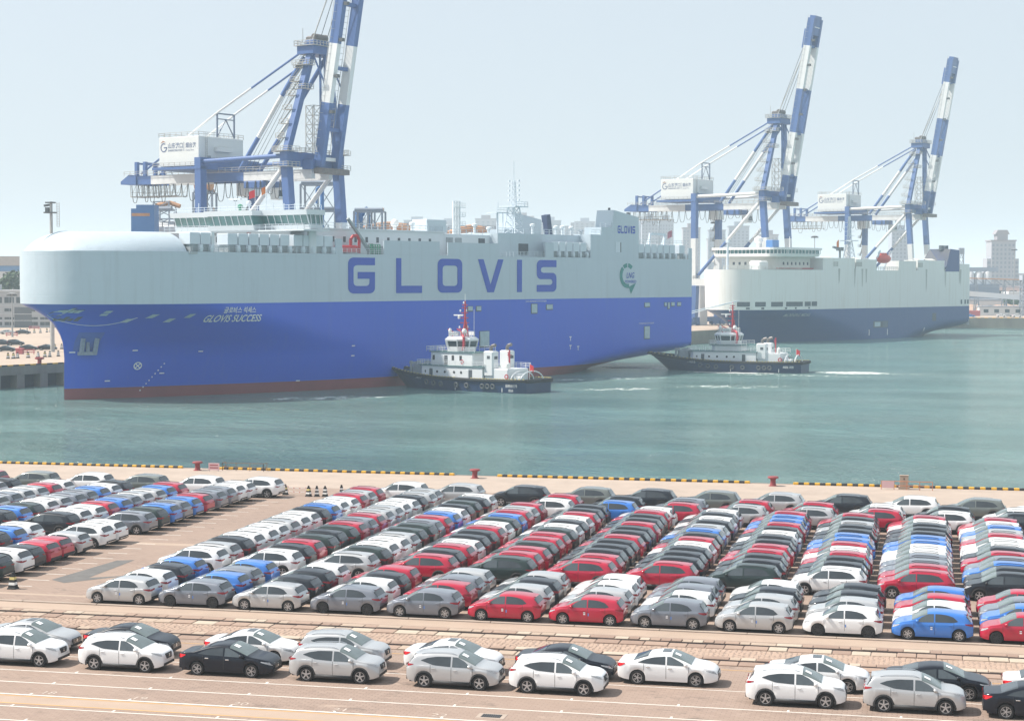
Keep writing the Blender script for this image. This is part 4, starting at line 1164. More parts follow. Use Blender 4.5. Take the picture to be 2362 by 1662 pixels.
b=MB(); b.lathe([(.35,35.5),(.35,36.4),(.6,36.5),(.5,37.0),(.1,37.2)],8,c=(-38.5,18,0)); b.build('magnetic_compass',M_GREEN,bo)
flag(bo,-38,14.2,40.0,2.0,1.5,M_FLAGR,4.5)
flag(bo,-38,11.2,40.6,1.3,1.4,P('flag_yellow_red',(0.62,0.16,0.02),.7),3.0)
# ventilation boxes over the side deck
vm=MB(); vm.bbox(0,2.45,.5,3.6,28.6,30.75,.06); vme=vm.mesh('vent_box',M_VENT)
fm=MB(); fm.box(.25,2.2,.7,3.2,27.25,28.59); fme=fm.mesh('fan_unit',M_SGREY)
lm=MB(); lm.lathe([(.52,.0),(.62,.6),(.5,1.3)],10,c=(2.45,.55,27.25)); lme=lm.mesh('fan_cowl',M_VENT)
for s_ in [-67.2,-64.6]+[-57.9+2.72*i for i in range(6)]+[-40.7,-38.1,-34.9,-32.3]+[42.1+2.72*i for i in range(5)]+[77.0+2.72*i for i in range(6)]+[95.0]:
    v=obj('vent_box',vme,GS,(s_,0,0)); obj('fan_unit',fme,v); obj('fan_cowl',lme,v)
for a,c in ((-61.9,-57.9),(-41.6,-36.2),(22.3,38.8),(-27.5,-15.5),(56,57)):
    b=MB(); b.rail([(a,.15,27.2),(c,.15,27.2)],1.1,.035,1.3,3); b.build('deck_rail',M_VENT,GS)
for a,c in ((-67,-58),(-58,-41.6),(42,56),(77,93.5),(93.5,98.2)):
    b=MB(); b.rail([(a,.15,27.2),(c,.15,27.2)],1.0,.035,1.3,3); b.build('deck_rail',M_SGREY,GS)
for a,c,n_,z in ((-37,8,4.3,32.45),(8,25,5.6,32.0),(25.5,56,3.3,32.5),(60.6,65,.3,34.5),(57,60.6,.3,32.7)):
    b=MB(); b.rail([(a,n_,z),(c,n_,z)],1.1,.04,1.9,2); b.build('roof_rail',M_VENT,GS)
b=MB(); b.box(-61.9,-61.2,.6,3.4,27.2,30.9); b.build('screen_wall',M_HOUSE,GS)
# red rescue boat and its crane
b=MB(); b.bbox(-27.2,-22.0,.8,3.2,27.5,29.0,.3); rb=b.build('rescue_boat',M_REDM,GS)
pts=[(-23.8,1.4,29.0),(-23.9,1.3,30.2),(-23.2,1.3,30.9),(-22.0,1.3,30.9),(-21.4,1.3,30.0),(-21.4,1.4,27.4)]
b=MB(); b.path(pts,.32,8); b.build('davit_arch',M_REDM,rb)
b=MB(); b.bar((-17.8,1.5,27.6),(-24.6,1.5,34.4),.5); b.bar((-18.8,1.5,28.0),(-22.6,1.5,32.2),.25); b.tube((-17.8,1.5,27.2),(-17.8,1.5,29.4),.5,8); b.build('deck_crane',M_SGREY,GS)
b=MB()
for i in range(5): b.bar((-18.6+.7*i,.8,27.2),(-18.6+.7*i,.8,29.2),.16)
for z in (27.6,28.4,29.2): b.bar((-18.7,.8,z),(-15.7,.8,z),.14)
b.build('green_frame',M_GREEN,GS)
b=MB(); b.bbox(3.2,9.6,4.6,9.0,32.2,35.0,.1); b.build('white_tank_box',M_VENT,GS)
# masts
def lattice(b,x,y,z0,z1,w0,w1,n,t=.12):
    for k in range(n):
        za,zb_=z0+(z1-z0)*k/n,z0+(z1-z0)*(k+1)/n; wa,wb_=w0+(w1-w0)*k/n,w0+(w1-w0)*(k+1)/n
        A=[(x-wa,y-wa,za),(x+wa,y-wa,za),(x+wa,y+wa,za),(x-wa,y+wa,za)]; Bq=[(x-wb_,y-wb_,zb_),(x+wb_,y-wb_,zb_),(x+wb_,y+wb_,zb_),(x-wb_,y+wb_,zb_)]
        for i in range(4):
            b.bar(A[i],Bq[i],t*1.5); b.bar(A[i],Bq[(i+1)%4],t); b.bar(Bq[i],Bq[(i+1)%4],t)
b=MB(); lattice(b,36,7,32.5,38.6,1.7,.9,4,.14); mo=b.build('lattice_mast',M_VENT,GS)
b=MB(); b.box(33.6,38.4,4.6,9.4,38.6,38.8); b.rail([(33.7,4.7,38.8),(38.3,4.7,38.8),(38.3,9.3,38.8)],1.0,.04,1.2); b.build('mast_platform',M_VENT,mo)
b=MB(); lattice(b,36,7,38.8,44.6,.45,.25,5,.08); b.tube((36,7,44.6),(36,7,49.2),.09,6)
for k in range(5):
    z=40+1.1*k; b.bar((36,5.6,z),(36,8.4,z),.09)
    for n_ in (5.6,8.4): b.box(35.8,36.2,n_-.2,n_+.2,z,z+.45)
b.build('signal_pole',M_VENT,mo)
b=MB(); b.tube((28.8,6,32.5),(28.8,6,37.0),.22,8); b.tube((30.8,6,32.5),(30.8,6,37.0),.10,8); b.box(26.9,31.4,4.6,7.4,37.0,37.2); b.rail([(26.9,4.6,37.2),(31.4,4.6,37.2)],1.1,.04,1.1); b.tube((29,6,37.2),(29,6,39.6),.1,6); b.build('light_tower',M_VENT,GS)
b=MB()
for i in range(3): b.tube((16+.9*i,8,32),(16+.9*i,8,39.4),.32,8)
for z in (34,36,38): b.rail([(15,7,z),(18.8,7,z)],.9,.04,1.0); b.bar((15,7,z),(18.8,7,z),.15)
b.build('vent_riser',M_HOUSE,GS)
b=MB(); b.bar((47.8,6,32.4),(47.0,6,36.6),1.3,1.6,up=(1,0,0)); b.bar((46.2,6,36.2),(47.6,6,36.5),1.6,1.6); b.build('gas_vent_post',P('navy_steel',(0.03,0.05,0.12),.5),GS)
for x in (1,5,12,22,27,43,52,54.5,58,62):
    b=MB(); h=rnd.uniform(.8,2.0); b.tube((x,7,32.3),(x,7,32.5+h),.3,8); b.lathe([(.3,32.4+h),(.62,32.5+h),(.62,32.9+h),(.2,33.1+h)],8,c=(x,7,0)); b.build('mushroom_vent',M_HOUSE,GS)
b=MB(); b.lathe([(.4,32.2),(.4,33.4),(.75,33.6),(.9,34.2),(.7,34.8),(.2,35.1)],14,c=(1.0,12,0)); b.build('satellite_dome',M_WHT,GS,50)
# stern gantry, flag
b=MB()
for x in (85,91.6): b.bar((x-.6,3,27.2),(x+.4,3,33.4),.45); b.bar((x+1.4,6,27.2),(x+.6,3,33.4),.3)
b.bar((85.2,3,33.4),(92.2,3,33.4),.55); b.build('stern_gantry',M_VENT,GS)
flag(GS,97.6,4.5,34.6,2.6,1.7,P('ensign',(0.42,0.16,0.20),.7,var=.5,scale=2.5),5.5)
b=MB(); b.rail([(77,.3,30.9),(98,.3,30.9)],.9,.04,2.4,2); b.build('roof_rail',M_VENT,GS)
# hull openings and marks: thin frames and panels set on the shell
M_PANEL=P('hull_door_panel',(0.42,0.52,0.56),.6,var=.18,scale=.8)
def hpatch(hull,parent,name,x0,x1,z0,z1,m,off=.06,nx=3,slant=0.0,frame=None):
    b=MB(); rows=[]
    for i in range(nx+1):
        x=x0+(x1-x0)*i/nx; rows.append([(x+slant*j,hull.n(x+slant*j,z0+(z1-z0)*j)-off,z0+(z1-z0)*j) for j in (0,.5,1)])
    b.grid(rows)
    bot=[(p[0],p[1]+.5,p[2]) for r in rows for p in r]
    o=b.build(name,m,parent)
    return o
for x0,x1,z0,z1 in ((11.1,13.0,15.1,16.3),(14.0,15.9,15.1,16.3),(15.2,18.7,7.2,10.8),(33.5,35.9,14.3,16.6),(39.1,41.7,15.1,16.4),(78.7,81.2,15.2,16.4),(87.4,88.6,15.3,16.4),(88.9,90.0,14.6,16.4),(90.4,92.2,15.3,16.4),(93.2,95.1,15.3,16.4),(78.6,81.2,7.4,10.6)):
    o=hpatch(GV,GS,'shell_opening',x0,x1,z0,z1,M_SDK,.05)
    hpatch(GV,o,'shell_door',x0+.25,x1-.1,z0+.2,z1-.1,M_PANEL,.08)
for x0,sl in ((-77.0,.7),(-73.6,.7),(-70.0,.7),(-66.8,.7)):
    z=14.2 if x0 in(-77.0,-70.0) else 15.0
    hpatch(GV,GS,'fairlead_opening',x0,x0+1.2,z,z+.7,M_PANEL,.06,3,sl)
for i,(x_,z_,hh) in enumerate(((-86.05,16.2,.35),(-85.75,16.2,.4),(-85.35,16.2,.75),(-84.8,16.2,.4),(-84.15,16.2,.4),(-85.0,14.9,.42),(-84.65,14.75,.25),(-84.2,14.9,.42),(-83.65,14.75,.25),(-82.95,14.9,.42))):
    w_=.16+.05*i*(i<5)+.03*(i-5)*(i>=5)       # mooring ports round the near bow
    o=hpatch(GV,GS,'mooring_port',x_-w_,x_+w_,z_-hh,z_+hh,M_SDK,.06,3)
    if i<5: hpatch(GV,o,'port_plate',x_-w_*.7,x_+w_*.9,z_-hh*.8,z_+hh*.8,M_PANEL,.10,3)
hpatch(GV,GS,'mooring_port',-80.9,-79.9,15.5,16.4,M_PANEL,.07,3)
# mooring line sagging along the bow
b=MB(); pts=[]
for i in range(15):
    t=i/14; x=-86.5+11.5*t; z=15.6-5*t*(1-t)*1.35-.5*t; pts.append((x,GV.n(x,z)-.25,z))
b.path(pts,.06,5); b.build('mooring_line',M_VENT,GS)
# anchor in its pocket
an=hpatch(GV,GS,'anchor_pocket',-81.5,-77.9,9.0,12.4,P('pocket_blue',(0.04,0.11,0.45),.5),.10,5)
b=MB()
for x in (-80.6,-78.6): b.bar((x,GV.n(x,10)-.5,8.3),(x,GV.n(x,11)-.5,11.3),.7,.5)
b.bar((-81.0,GV.n(-81,9)-.5,8.5),(-78.2,GV.n(-78.2,9)-.5,8.5),.9,.6); b.bar((-79.6,GV.n(-79.6,10)-.5,8.6),(-79.6,GV.n(-79.6,10)-.45,10.6),.6,.4)
b.build('anchor',P('anchor_grey',(0.26,0.31,0.40),.7,var=.2,scale=2),an)
# the big letters
def ogon(parent,fn,polys,m,name='hull_letter'):
    b=MB()
    for poly in polys: b.add([fn(x,y) for x,y in poly],[tuple(range(len(poly)))])
    return b.build(name,m,parent)
def arc(cx,cy,rx,ry,a0,a1,n=5): return [(cx+rx*cos(R(a0+(a1-a0)*i/n)),cy+ry*sin(R(a0+(a1-a0)*i/n))) for i in range(n+1)]
LET={
 'G':[[(1,1)]+arc(.2,.84,.2,.16,90,180)+arc(.2,.16,.2,.16,180,270)+arc(.8,.16,.2,.16,270,360)+[(1,.60),(.35,.60),(.35,.41),(.79,.41)]+arc(.67,.30,.12,.09,0,-90,3)+arc(.33,.30,.13,.09,270,180,3)+arc(.33,.70,.13,.09,180,90,3)+[(1,.79)]],
 'L':[[(0,0),(1,0),(1,.21),(.2,.21),(.2,1),(0,1)]],
 'O':[[(.5,1)]+arc(.2,.84,.2,.16,90,180)+arc(.2,.16,.2,.16,180,270)+[(.5,0),(.5,.2)]+arc(.32,.29,.12,.09,270,180,3)+arc(.32,.71,.12,.09,180,90,3)+[(.5,.8)],
      [(.5,0)]+arc(.8,.16,.2,.16,270,360)+arc(.8,.84,.2,.16,0,90)+[(.5,1),(.5,.8)]+arc(.68,.71,.12,.09,90,0,3)+arc(.68,.29,.12,.09,0,-90,3)+[(.5,.2)]],
 'V':[[(0,1),(.36,0),(.62,0),(1,1),(.78,1),(.49,.24),(.22,1)]],
 'I':[[(0,0),(1,0),(1,1),(0,1)]],
 'S':[[(1,1)]+arc(.2,.84,.2,.16,90,180)+arc(.2,.56,.2,.16,180,270)+[(.68,.40)]+arc(.68,.31,.12,.09,90,-90,4)+[(0,.22),(0,0)]+arc(.8,.16,.2,.16,270,360)+arc(.8,.44,.2,.16,0,90)+[(.32,.60)]+arc(.32,.69,.12,.09,270,90,4)+[(1,.78)]],
}
def word(parent,wd,xs,z0,z1,m,hull=None,n0=-.06):
    for ch,(a,c) in zip(wd,xs):
        ogon(parent,(lambda x,y,a=a,c=c:(a+(c-a)*x,n0,z0+(z1-z0)*y)),LET[ch],m)
word(GS,'GLOVIS',[(-26.1,-18.2),(-11.8,-3.7),(1.3,9.4),(14.7,23.6),(28.4,30.2),(35.6,43.0)],19.25,26.5,M_LBLUE)
fw_=1.32; xs=[]; x=67.3
for ch in 'GLOVIS':
    w_=.45 if ch=='I' else 1.15; xs.append((x,x+w_)); x+=w_+.22
word(GS,'GLOVIS',xs,33.2,35.0,M_LBLUE)
# gas logo: broken ring with a pointer
def lg(x,y): return (68.2+7.2*x,-.06,18.5+7.5*y)
b=MB()
def ringseg(a0,a1,n=10,ri=.33):
    for i in range(n):
        t0,t1=R(a0+(a1-a0)*i/n),R(a0+(a1-a0)*(i+1)/n)
        b.add([lg(.45+.45*cos(t0),.60+.40*sin(t0)),lg(.45+.45*cos(t1),.60+.40*sin(t1)),lg(.45+.29*cos(t1),.60+.27*sin(t1)),lg(.45+.29*cos(t0),.60+.27*sin(t0))],[(0,1,2,3)])
ringseg(48,84,5); ringseg(94,126,5); ringseg(134,285,14)
b.add([lg(.40,.20),lg(.95,.36),lg(.66,0),lg(.55,.20)],[(0,1,2,3)])
b.build('gas_logo',M_TEAL,GS)
pf=lambda x0,z0:(lambda a,c:(x0+a,-.07,z0+c))
lettering('LNG',1.9,pf(71.0,22.4),M_LBLUE,GS,.25,.02,width=3.4)
lettering('POWERED',1.0,pf(70.4,21.2),M_LBLUE,GS,.25,.01,width=4.8)
hf=lambda x0,z0:(lambda a,c:(x0+a,GV.n(x0+a,z0+c)-.10,z0+c))
lettering('GLOVIS SUCCESS',1.5,hf(-62.6,14.1),M_WHT,GS,.18,.025,width=12.8,height=1.35)
lettering('글로비스 석세스',1.5,hf(-59.2,15.75),M_WHT,GS,.1,.02,width=7.8,height=1.2)
lettering('LNG BUNKER STATION(P)',.6,hf(31.6,16.85),M_WHT,GS,width=7.6,height=.5)
lettering('FO BUNKER STATION(P)',.6,hf(76.5,11.0),M_WHT,GS,width=6.4,height=.5)
lettering('SAFETY',1.0,lambda a,c:(-38.1,27.5-a,30.95+c),M_SDK,GS,width=3.0,height=.5)
lettering('IMO',.8,lambda a,c:(-38.1,16.6-a,31.2+c),M_REDM,GS,width=1.2,height=.5)
lettering('9984297',.8,lambda a,c:(-38.1,17.6-a,30.4+c),M_REDM,GS,width=3.2,height=.5)
# draught marks, bulb and tug signs
for i in range(9):
    x=-66-.35*i*1.3; z=6.2-.62*i
    hpatch(GV,GS,'draught_mark',x,x+.22,z,z+.24,M_WHT,.07,1)
ring=MB()
for i in range(12):
    a,b_=2*pi*i/12,2*pi*(i+1)/12
    P0_=lambda a,r:(-70.6+r*cos(a),GV.n(-70.6+r*cos(a),6.0+r*sin(a))-.08,6.0+r*sin(a))
    ring.add([P0_(a,.75),P0_(b_,.75),P0_(b_,.55),P0_(a,.55)],[(0,1,2,3)])
for a in (pi/4,3*pi/4): ring.add([P0_(a+.15,.6),P0_(a-.15,.6),P0_(a+pi+.15,.6),P0_(a+pi-.15,.6)],[(0,1,2,3)])
ring.build('thruster_mark',M_WHT,GS)
for x,z in ((-76,3.2),(-66.5,4.4),(-60,8.4),(-84+2,8.6),(-38,2.0),(-72,8.8),(48,8.6),(48,6.6),(51,6.3),(-25,8.6),(-25,6.6)):
    hpatch(GV,GS,'tug_mark',x,x+.9,z,z+.22,M_WHT,.07,1); 
    if x>40: hpatch(GV,GS,'tug_mark',x+.33,x+.55,z-.8,z,M_WHT,.07,1)

# ------------------------------------------------------------------ the second car carrier
M_MWHITE=plated('aged_white_hull',(0.74,0.74,0.71),.5,(0.54,0.48,0.40),.2,.6)
M_MBLUE=plated('dark_blue_hull',(0.006,0.055,0.21),.45,(0.03,0.08,0.20),.2,.6)
M_CREAM=P('cream_house',(0.70,0.68,0.62),.5,var=.04,scale=.2)
M_RUST=P('rust_streak',(0.46,0.45,0.42),.8,var=.3,scale=.4,stretch=(1,1,.1))
MV=Hull(16.0,[(-3,-60),(0,-58),(4,-59),(8,-62),(11.4,-67),(40,-67)],[(-3,58),(0,63),(1.5,68),(3,76),(4,79),(40,79)],
        [(-3,70),(0,66),(6,52),(11.5,30),(40,26)],[(-3,1.7),(0,1.7),(11.5,2.3),(40,2.3)],[(-3,1.0),(0,1.0),(8,1.4),(11.5,2.0),(40,2.1)])
MS=thing('car_carrier_ship','smaller car carrier ship with white topsides, dark blue hull and dark blue funnel','ship',(-24.65,677.27,WZ),R(60.5))
MV.shell(-2.5,11.45,16).build('lower_hull',M_MBLUE,MS,60)
MV.shell(11.45,25.3,8).build('upper_hull',M_MWHITE,MS,60)
b=MB()
rows=[]
for i in range(41):
    x=-66.9+(79+66.9)*(i/40)**1.6; h=MV.half(x,25)-.05; rows.append([(x,16-h,25.25),(x,16+h,25.25)])
b.grid(rows); b.build('weather_deck',M_DECK,MS)
b=MB(); b.add([(79.02,0,4.0),(79.02,32,4.0),(79.02,32,25.3),(79.02,0,25.3)],[(0,1,2,3)]); b.build('transom',M_MWHITE,MS)
# garages along the side with sloping shoulders
for a,c,z in ((-26.8,-20,29.6),(-20,-5.8,29.6),(-5.0,1.5,29.2),(1.5,9.0,29.2),(25.0,37.5,25.3+3.6),(38.8,46,29.3),(46,59.0,29.2)):
    b=MB(); b.prism([(a,25.2),(c,25.2),(c,z-1.0),(c-.01,z),(a+.01,z),(a,z-1.0)],.03,6); b.build('side_house',M_MWHITE,MS)
for a,c,z in ((-24,-16,29.9),(-4,0.5,29.9),(3.5,8.5,29.8),(40,45,29.9),(48,56,29.9)):
    b=MB(); b.add([(a,.3,z-1.4),(c,.3,z-1.4),(c-.6,3.5,z+.1),(a+.6,3.5,z+.1),(a+.6,6,z+.1),(c-.6,6,z+.1)],[(0,1,2,3),(3,2,5,4)]); b.build('hood',M_CREAM,MS)
for x in (-16.5,-6,1.7,45,59.5,70.6,-1.0,71.5):
    b=MB(); z1=25.5 if x!=70.6 else 25.0; b.add([(x,-.02,z1-rnd.uniform(4,9)),(x+.5,-.02,z1-rnd.uniform(4,7)),(x+.9,-.02,z1+.3),(x-.4,-.02,z1+.3)],[(0,1,2,3)]); b.build('rust_streak',M_RUST,MS)
for a,c in ((-20,-17),(-5,-1),(39,42.5)):
    b=MB(); b.box(a,c,-.01,.02,26.6,28.3); b.build('louvre_panel',M_RUST,MS)
b=MB(); b.prism([(59.5,25.0),(70.5,25.0),(70.4,33.4),(63.4,33.8)],-.05,9); b.build('funnel',P('funnel_blue',(0.010,0.05,0.20),.5),MS)
b=MB(); b.add([(59.5,-.04,25.0),(63.4,-.04,33.8),(63.4,9,33.8),(54.0,9,25.2)],[(0,1,2,3)]); b.build('funnel_front',P('funnel_grey_front',(0.14,0.14,0.16),.6),MS)
for x in (63.5,67):
    b=MB(); b.lathe([(1.0,33.4),(1.0,35.2)],10,c=(x,4,0)); b.build('exhaust_stub',M_SDK,MS)
b=MB(); b.box(71,78.9,.03,8,25.2,28.0); b.build('stern_house',M_MWHITE,MS)
# bridge house with rounded front
def rbox(x0,x1,n0,n1,z0,z1,r,lean=0.0,nn=6):
    pl=[]; 
    for i in range(nn+1): a=R(180+90*i/nn); pl.append((x0+r+r*cos(a),n0+r+r*sin(a)))
    pl+=[(x1,n0),(x1,n1)]
    for i in range(nn+1): a=R(90+90*i/nn); pl.append((x0+r+r*cos(a),n1-r+r*sin(a)))
    return pl
def rprism(b,pl,z0,z1,s0=1.0,s1=1.0):
    cx=sum(p[0] for p in pl)/len(pl); cy=sum(p[1] for p in pl)/len(pl); n=len(pl)
    V=[(cx+(x-cx)*s0,cy+(y-cy)*s0,z0) for x,y in pl]+[(cx+(x-cx)*s1,cy+(y-cy)*s1,z1) for x,y in pl]
    b.add(V,[tuple(reversed(range(n))),tuple(range(n,2*n))]+[(i,(i+1)%n,n+(i+1)%n,n+i) for i in range(n)])
b=MB(); rprism(b,rbox(-50,-29,4,28,0,0,5),25.25,29.6); rprism(b,rbox(-52,-28,2.5,29.5,0,0,5),29.6,29.9); bh=b.build('bridge_house',M_CREAM,MS)
b=MB(); rprism(b,rbox(-53,-27,1,31,0,0,5),29.9,30.9,.97,1.0); rprism(b,rbox(-53.6,-26.6,.6,31.4,0,0,5),32.2,33.0); bb=b.build('bridge',M_WHT,MS)
b=MB(); rprism(b,rbox(-52.6,-27.2,1.4,30.6,0,0,5),30.9,32.2); b.build('bridge_glazing',M_BGLASS,bb)
for i,p in enumerate(rbox(-52.9,-27,1.1,30.9,0,0,5)):
    b=MB(); b.bar((p[0],p[1],30.85),(p[0],p[1],32.25),.22); b.build('window_mullion',M_WHT,bb)
for i in range(12):
    b=MB(); b.bar((-52.9,6.5+1.65*i,30.85),(-52.9,6.5+1.65*i,32.25),.2); b.build('window_mullion',M_WHT,bb)
for i in range(9):
    b=MB(); b.bar((-47+2.1*i,1.15,30.85),(-47+2.1*i,1.15,32.25),.2); b.build('window_mullion',M_WHT,bb)
for i in range(7):
    b=MB(); b.box(-46+2.5*i,-45.2+2.5*i,3.93,4.02,27.0,28.0); b.build('window',M_SDK,bh)
for i in range(6):
    b=MB(); b.box(-50.05,-49.95,9+2.5*i,9.9+2.5*i,27.0,28.0); b.build('window',M_SDK,bh)
b=MB(); b.box(-50.2,-28,3.2,3.9,25.6,25.95); b.build('red_deck_edge',M_REDP,bh)
b=MB(); b.lathe([(.6,33.0),(.7,34.6),(1.5,35.2),(1.5,36.4),(.4,37.2)],12,c=(-42,17,0)); b.build('satellite_dome',M_WHT,bb,50)
b=MB(); b.bbox(-42,-38,11,14,33,35.8,.2); b.build('blue_deck_locker',P('locker_blue',(0.05,0.17,0.42),.5),bb)
b=MB(); b.tube((-36,8,33),(-36,8,37),.12,6); b.tube((-35,22,33),(-35,22,36),.12,6); b.build('aerial',M_WHT,bb)
b=MB(); b.tube((-62,16,25.3),(-62,16,34.5),.5,8,.3); b.bar((-62,14,33),(-62,18,33),.2); b.box(-62.4,-61.6,15.4,16.6,34.5,35.8); b.build('fore_mast',M_VENT,MS)
b=MB(); b.bbox(-58,-53,5,10,25.3,28.4,.5); b.build('deck_locker',M_WHT,MS)
b=MB(); rr_=[]
for i in range(13):
    x=-66.8+(27)*(i/12)**1.5; rr_.append((x,16-MV.half(x,25)+.3,25.3))
b.rail(rr_,1.2,.06,2.2,3); b.build('bow_rail',M_CREAM,MS)
b=MB(); lattice(b,3,8,29.5,36,1.6,.7,4,.16); lattice(b,3,8,36,45,.6,.25,5,.12); b.box(.6,5.4,5.6,10.4,36,36.3)
for k in range(4): b.bar((3,5.8,38+1.6*k),(3,10.2,38+1.6*k),.16)
b.build('lattice_mast',M_VENT,MS)
flag(MS,-4,8,36.5,2,3.0,P('flag_yellow_red',(0,0,0)),7)
b=MB(); b.tube((-8,5,29.5),(-8,5,33),.4,8); b.bar((-12.5,5,33.6),(-6,5,32.6),.7); b.box(-9,-7,4,6,32.3,33.6); b.build('deck_crane',P('dark_teal_steel',(0.10,0.13,0.15),.6),MS)
# orange lifeboat in its davits
b=MB(); b.lathe([(.2,-4.2),(1.1,-3.6),(1.6,-2),(1.7,0),(1.6,2),(1.1,3.6),(.2,4.2)],12,'x',(17.5,2.2,29.6)); lb=b.build('lifeboat',P('lifeboat_orange',(0.62,0.06,0.03),.5),MS,50)
b=MB(); b.bbox(15.5,19.0,1.4,3.0,30.9,31.8,.3); b.build('lifeboat_cabin',P('lifeboat_orange',(0,0,0)),lb)
for x in (13.6,21.2):
    b=MB(); b.bar((x,4.5,25.3),(x,1.2,32.6),.45); b.bar((x,1.2,32.6),(x,2.2,31.6),.35); b.build('davit',M_VENT,MS)
b=MB(); b.rail([(9.5,.3,25.3),(24.8,.3,25.3)],1.3,.06,1.6,3); b.build('deck_rail',M_SGREY,MS)
# dark panels for the openings along the forecastle and ports
for a,c in ((-65,-62),(-60.5,-57),(-55,-50),(-48.5,-39.5),(-38.3,-34.5),(-34,-30.5)):
    hpatch(MV,MS,'mooring_window',a,c,12.6,14.2,M_SDK,.06,5)
for x in (-63,-58.5,-49,-44,-36):
    hpatch(MV,MS,'fairlead_opening',x,x+1.0,11.7,12.3,M_SDK,.06,2)
o=hpatch(MV,MS,'side_door',7.1,17.4,4.2,6.6,M_SDK,.05); hpatch(MV,o,'door_leaf',8.0,12.0,4.6,6.3,M_PANEL,.09); hpatch(MV,o,'door_leaf',13.6,17.0,4.3,6.5,P('dark_door_panel',(0.10,0.13,0.17),.6),.09)  # second door leaf has a darker panel colour
for x in (4,16.8,44): hpatch(MV,MS,'draught_mark',x,x+.5,1.4,3.6,M_WHT,.07,1)
hpatch(MV,MS,'shell_opening',50,53,6,9,M_SDK,.05)
for x in (72,75,77.2): hpatch(MV,MS,'stern_window',x,x+1.2,12.3,14.0,M_SDK,.06,1)
hpatch(MV,MS,'anchor',-61,-58,3.2,5.6,P('rusty_anchor',(0.20,0.12,0.12),.8),.3,2)
lettering('MORNING MIDAS',1.5,lambda a,c:(-47+a,MV.n(-47+a,9+c)-.1,9.0+c),P('faded_white',(0.42,0.46,0.48),.6),MS,.25,.01,width=12.6,height=1.1)
# mooring lines from the bow to the quay
T=thing('mooring_ropes','two taut mooring ropes from the smaller ship to the quay','rope',(-66,600,6.5))
for e in ((-46,-12,-5.5),(-40,25,-5.8)):
    b=MB(); b.path([(4,2,4.5),(e[0]*.5,e[1]*.5+0,-1.9),e],.14,5); b.build('rope',M_VENT,T)
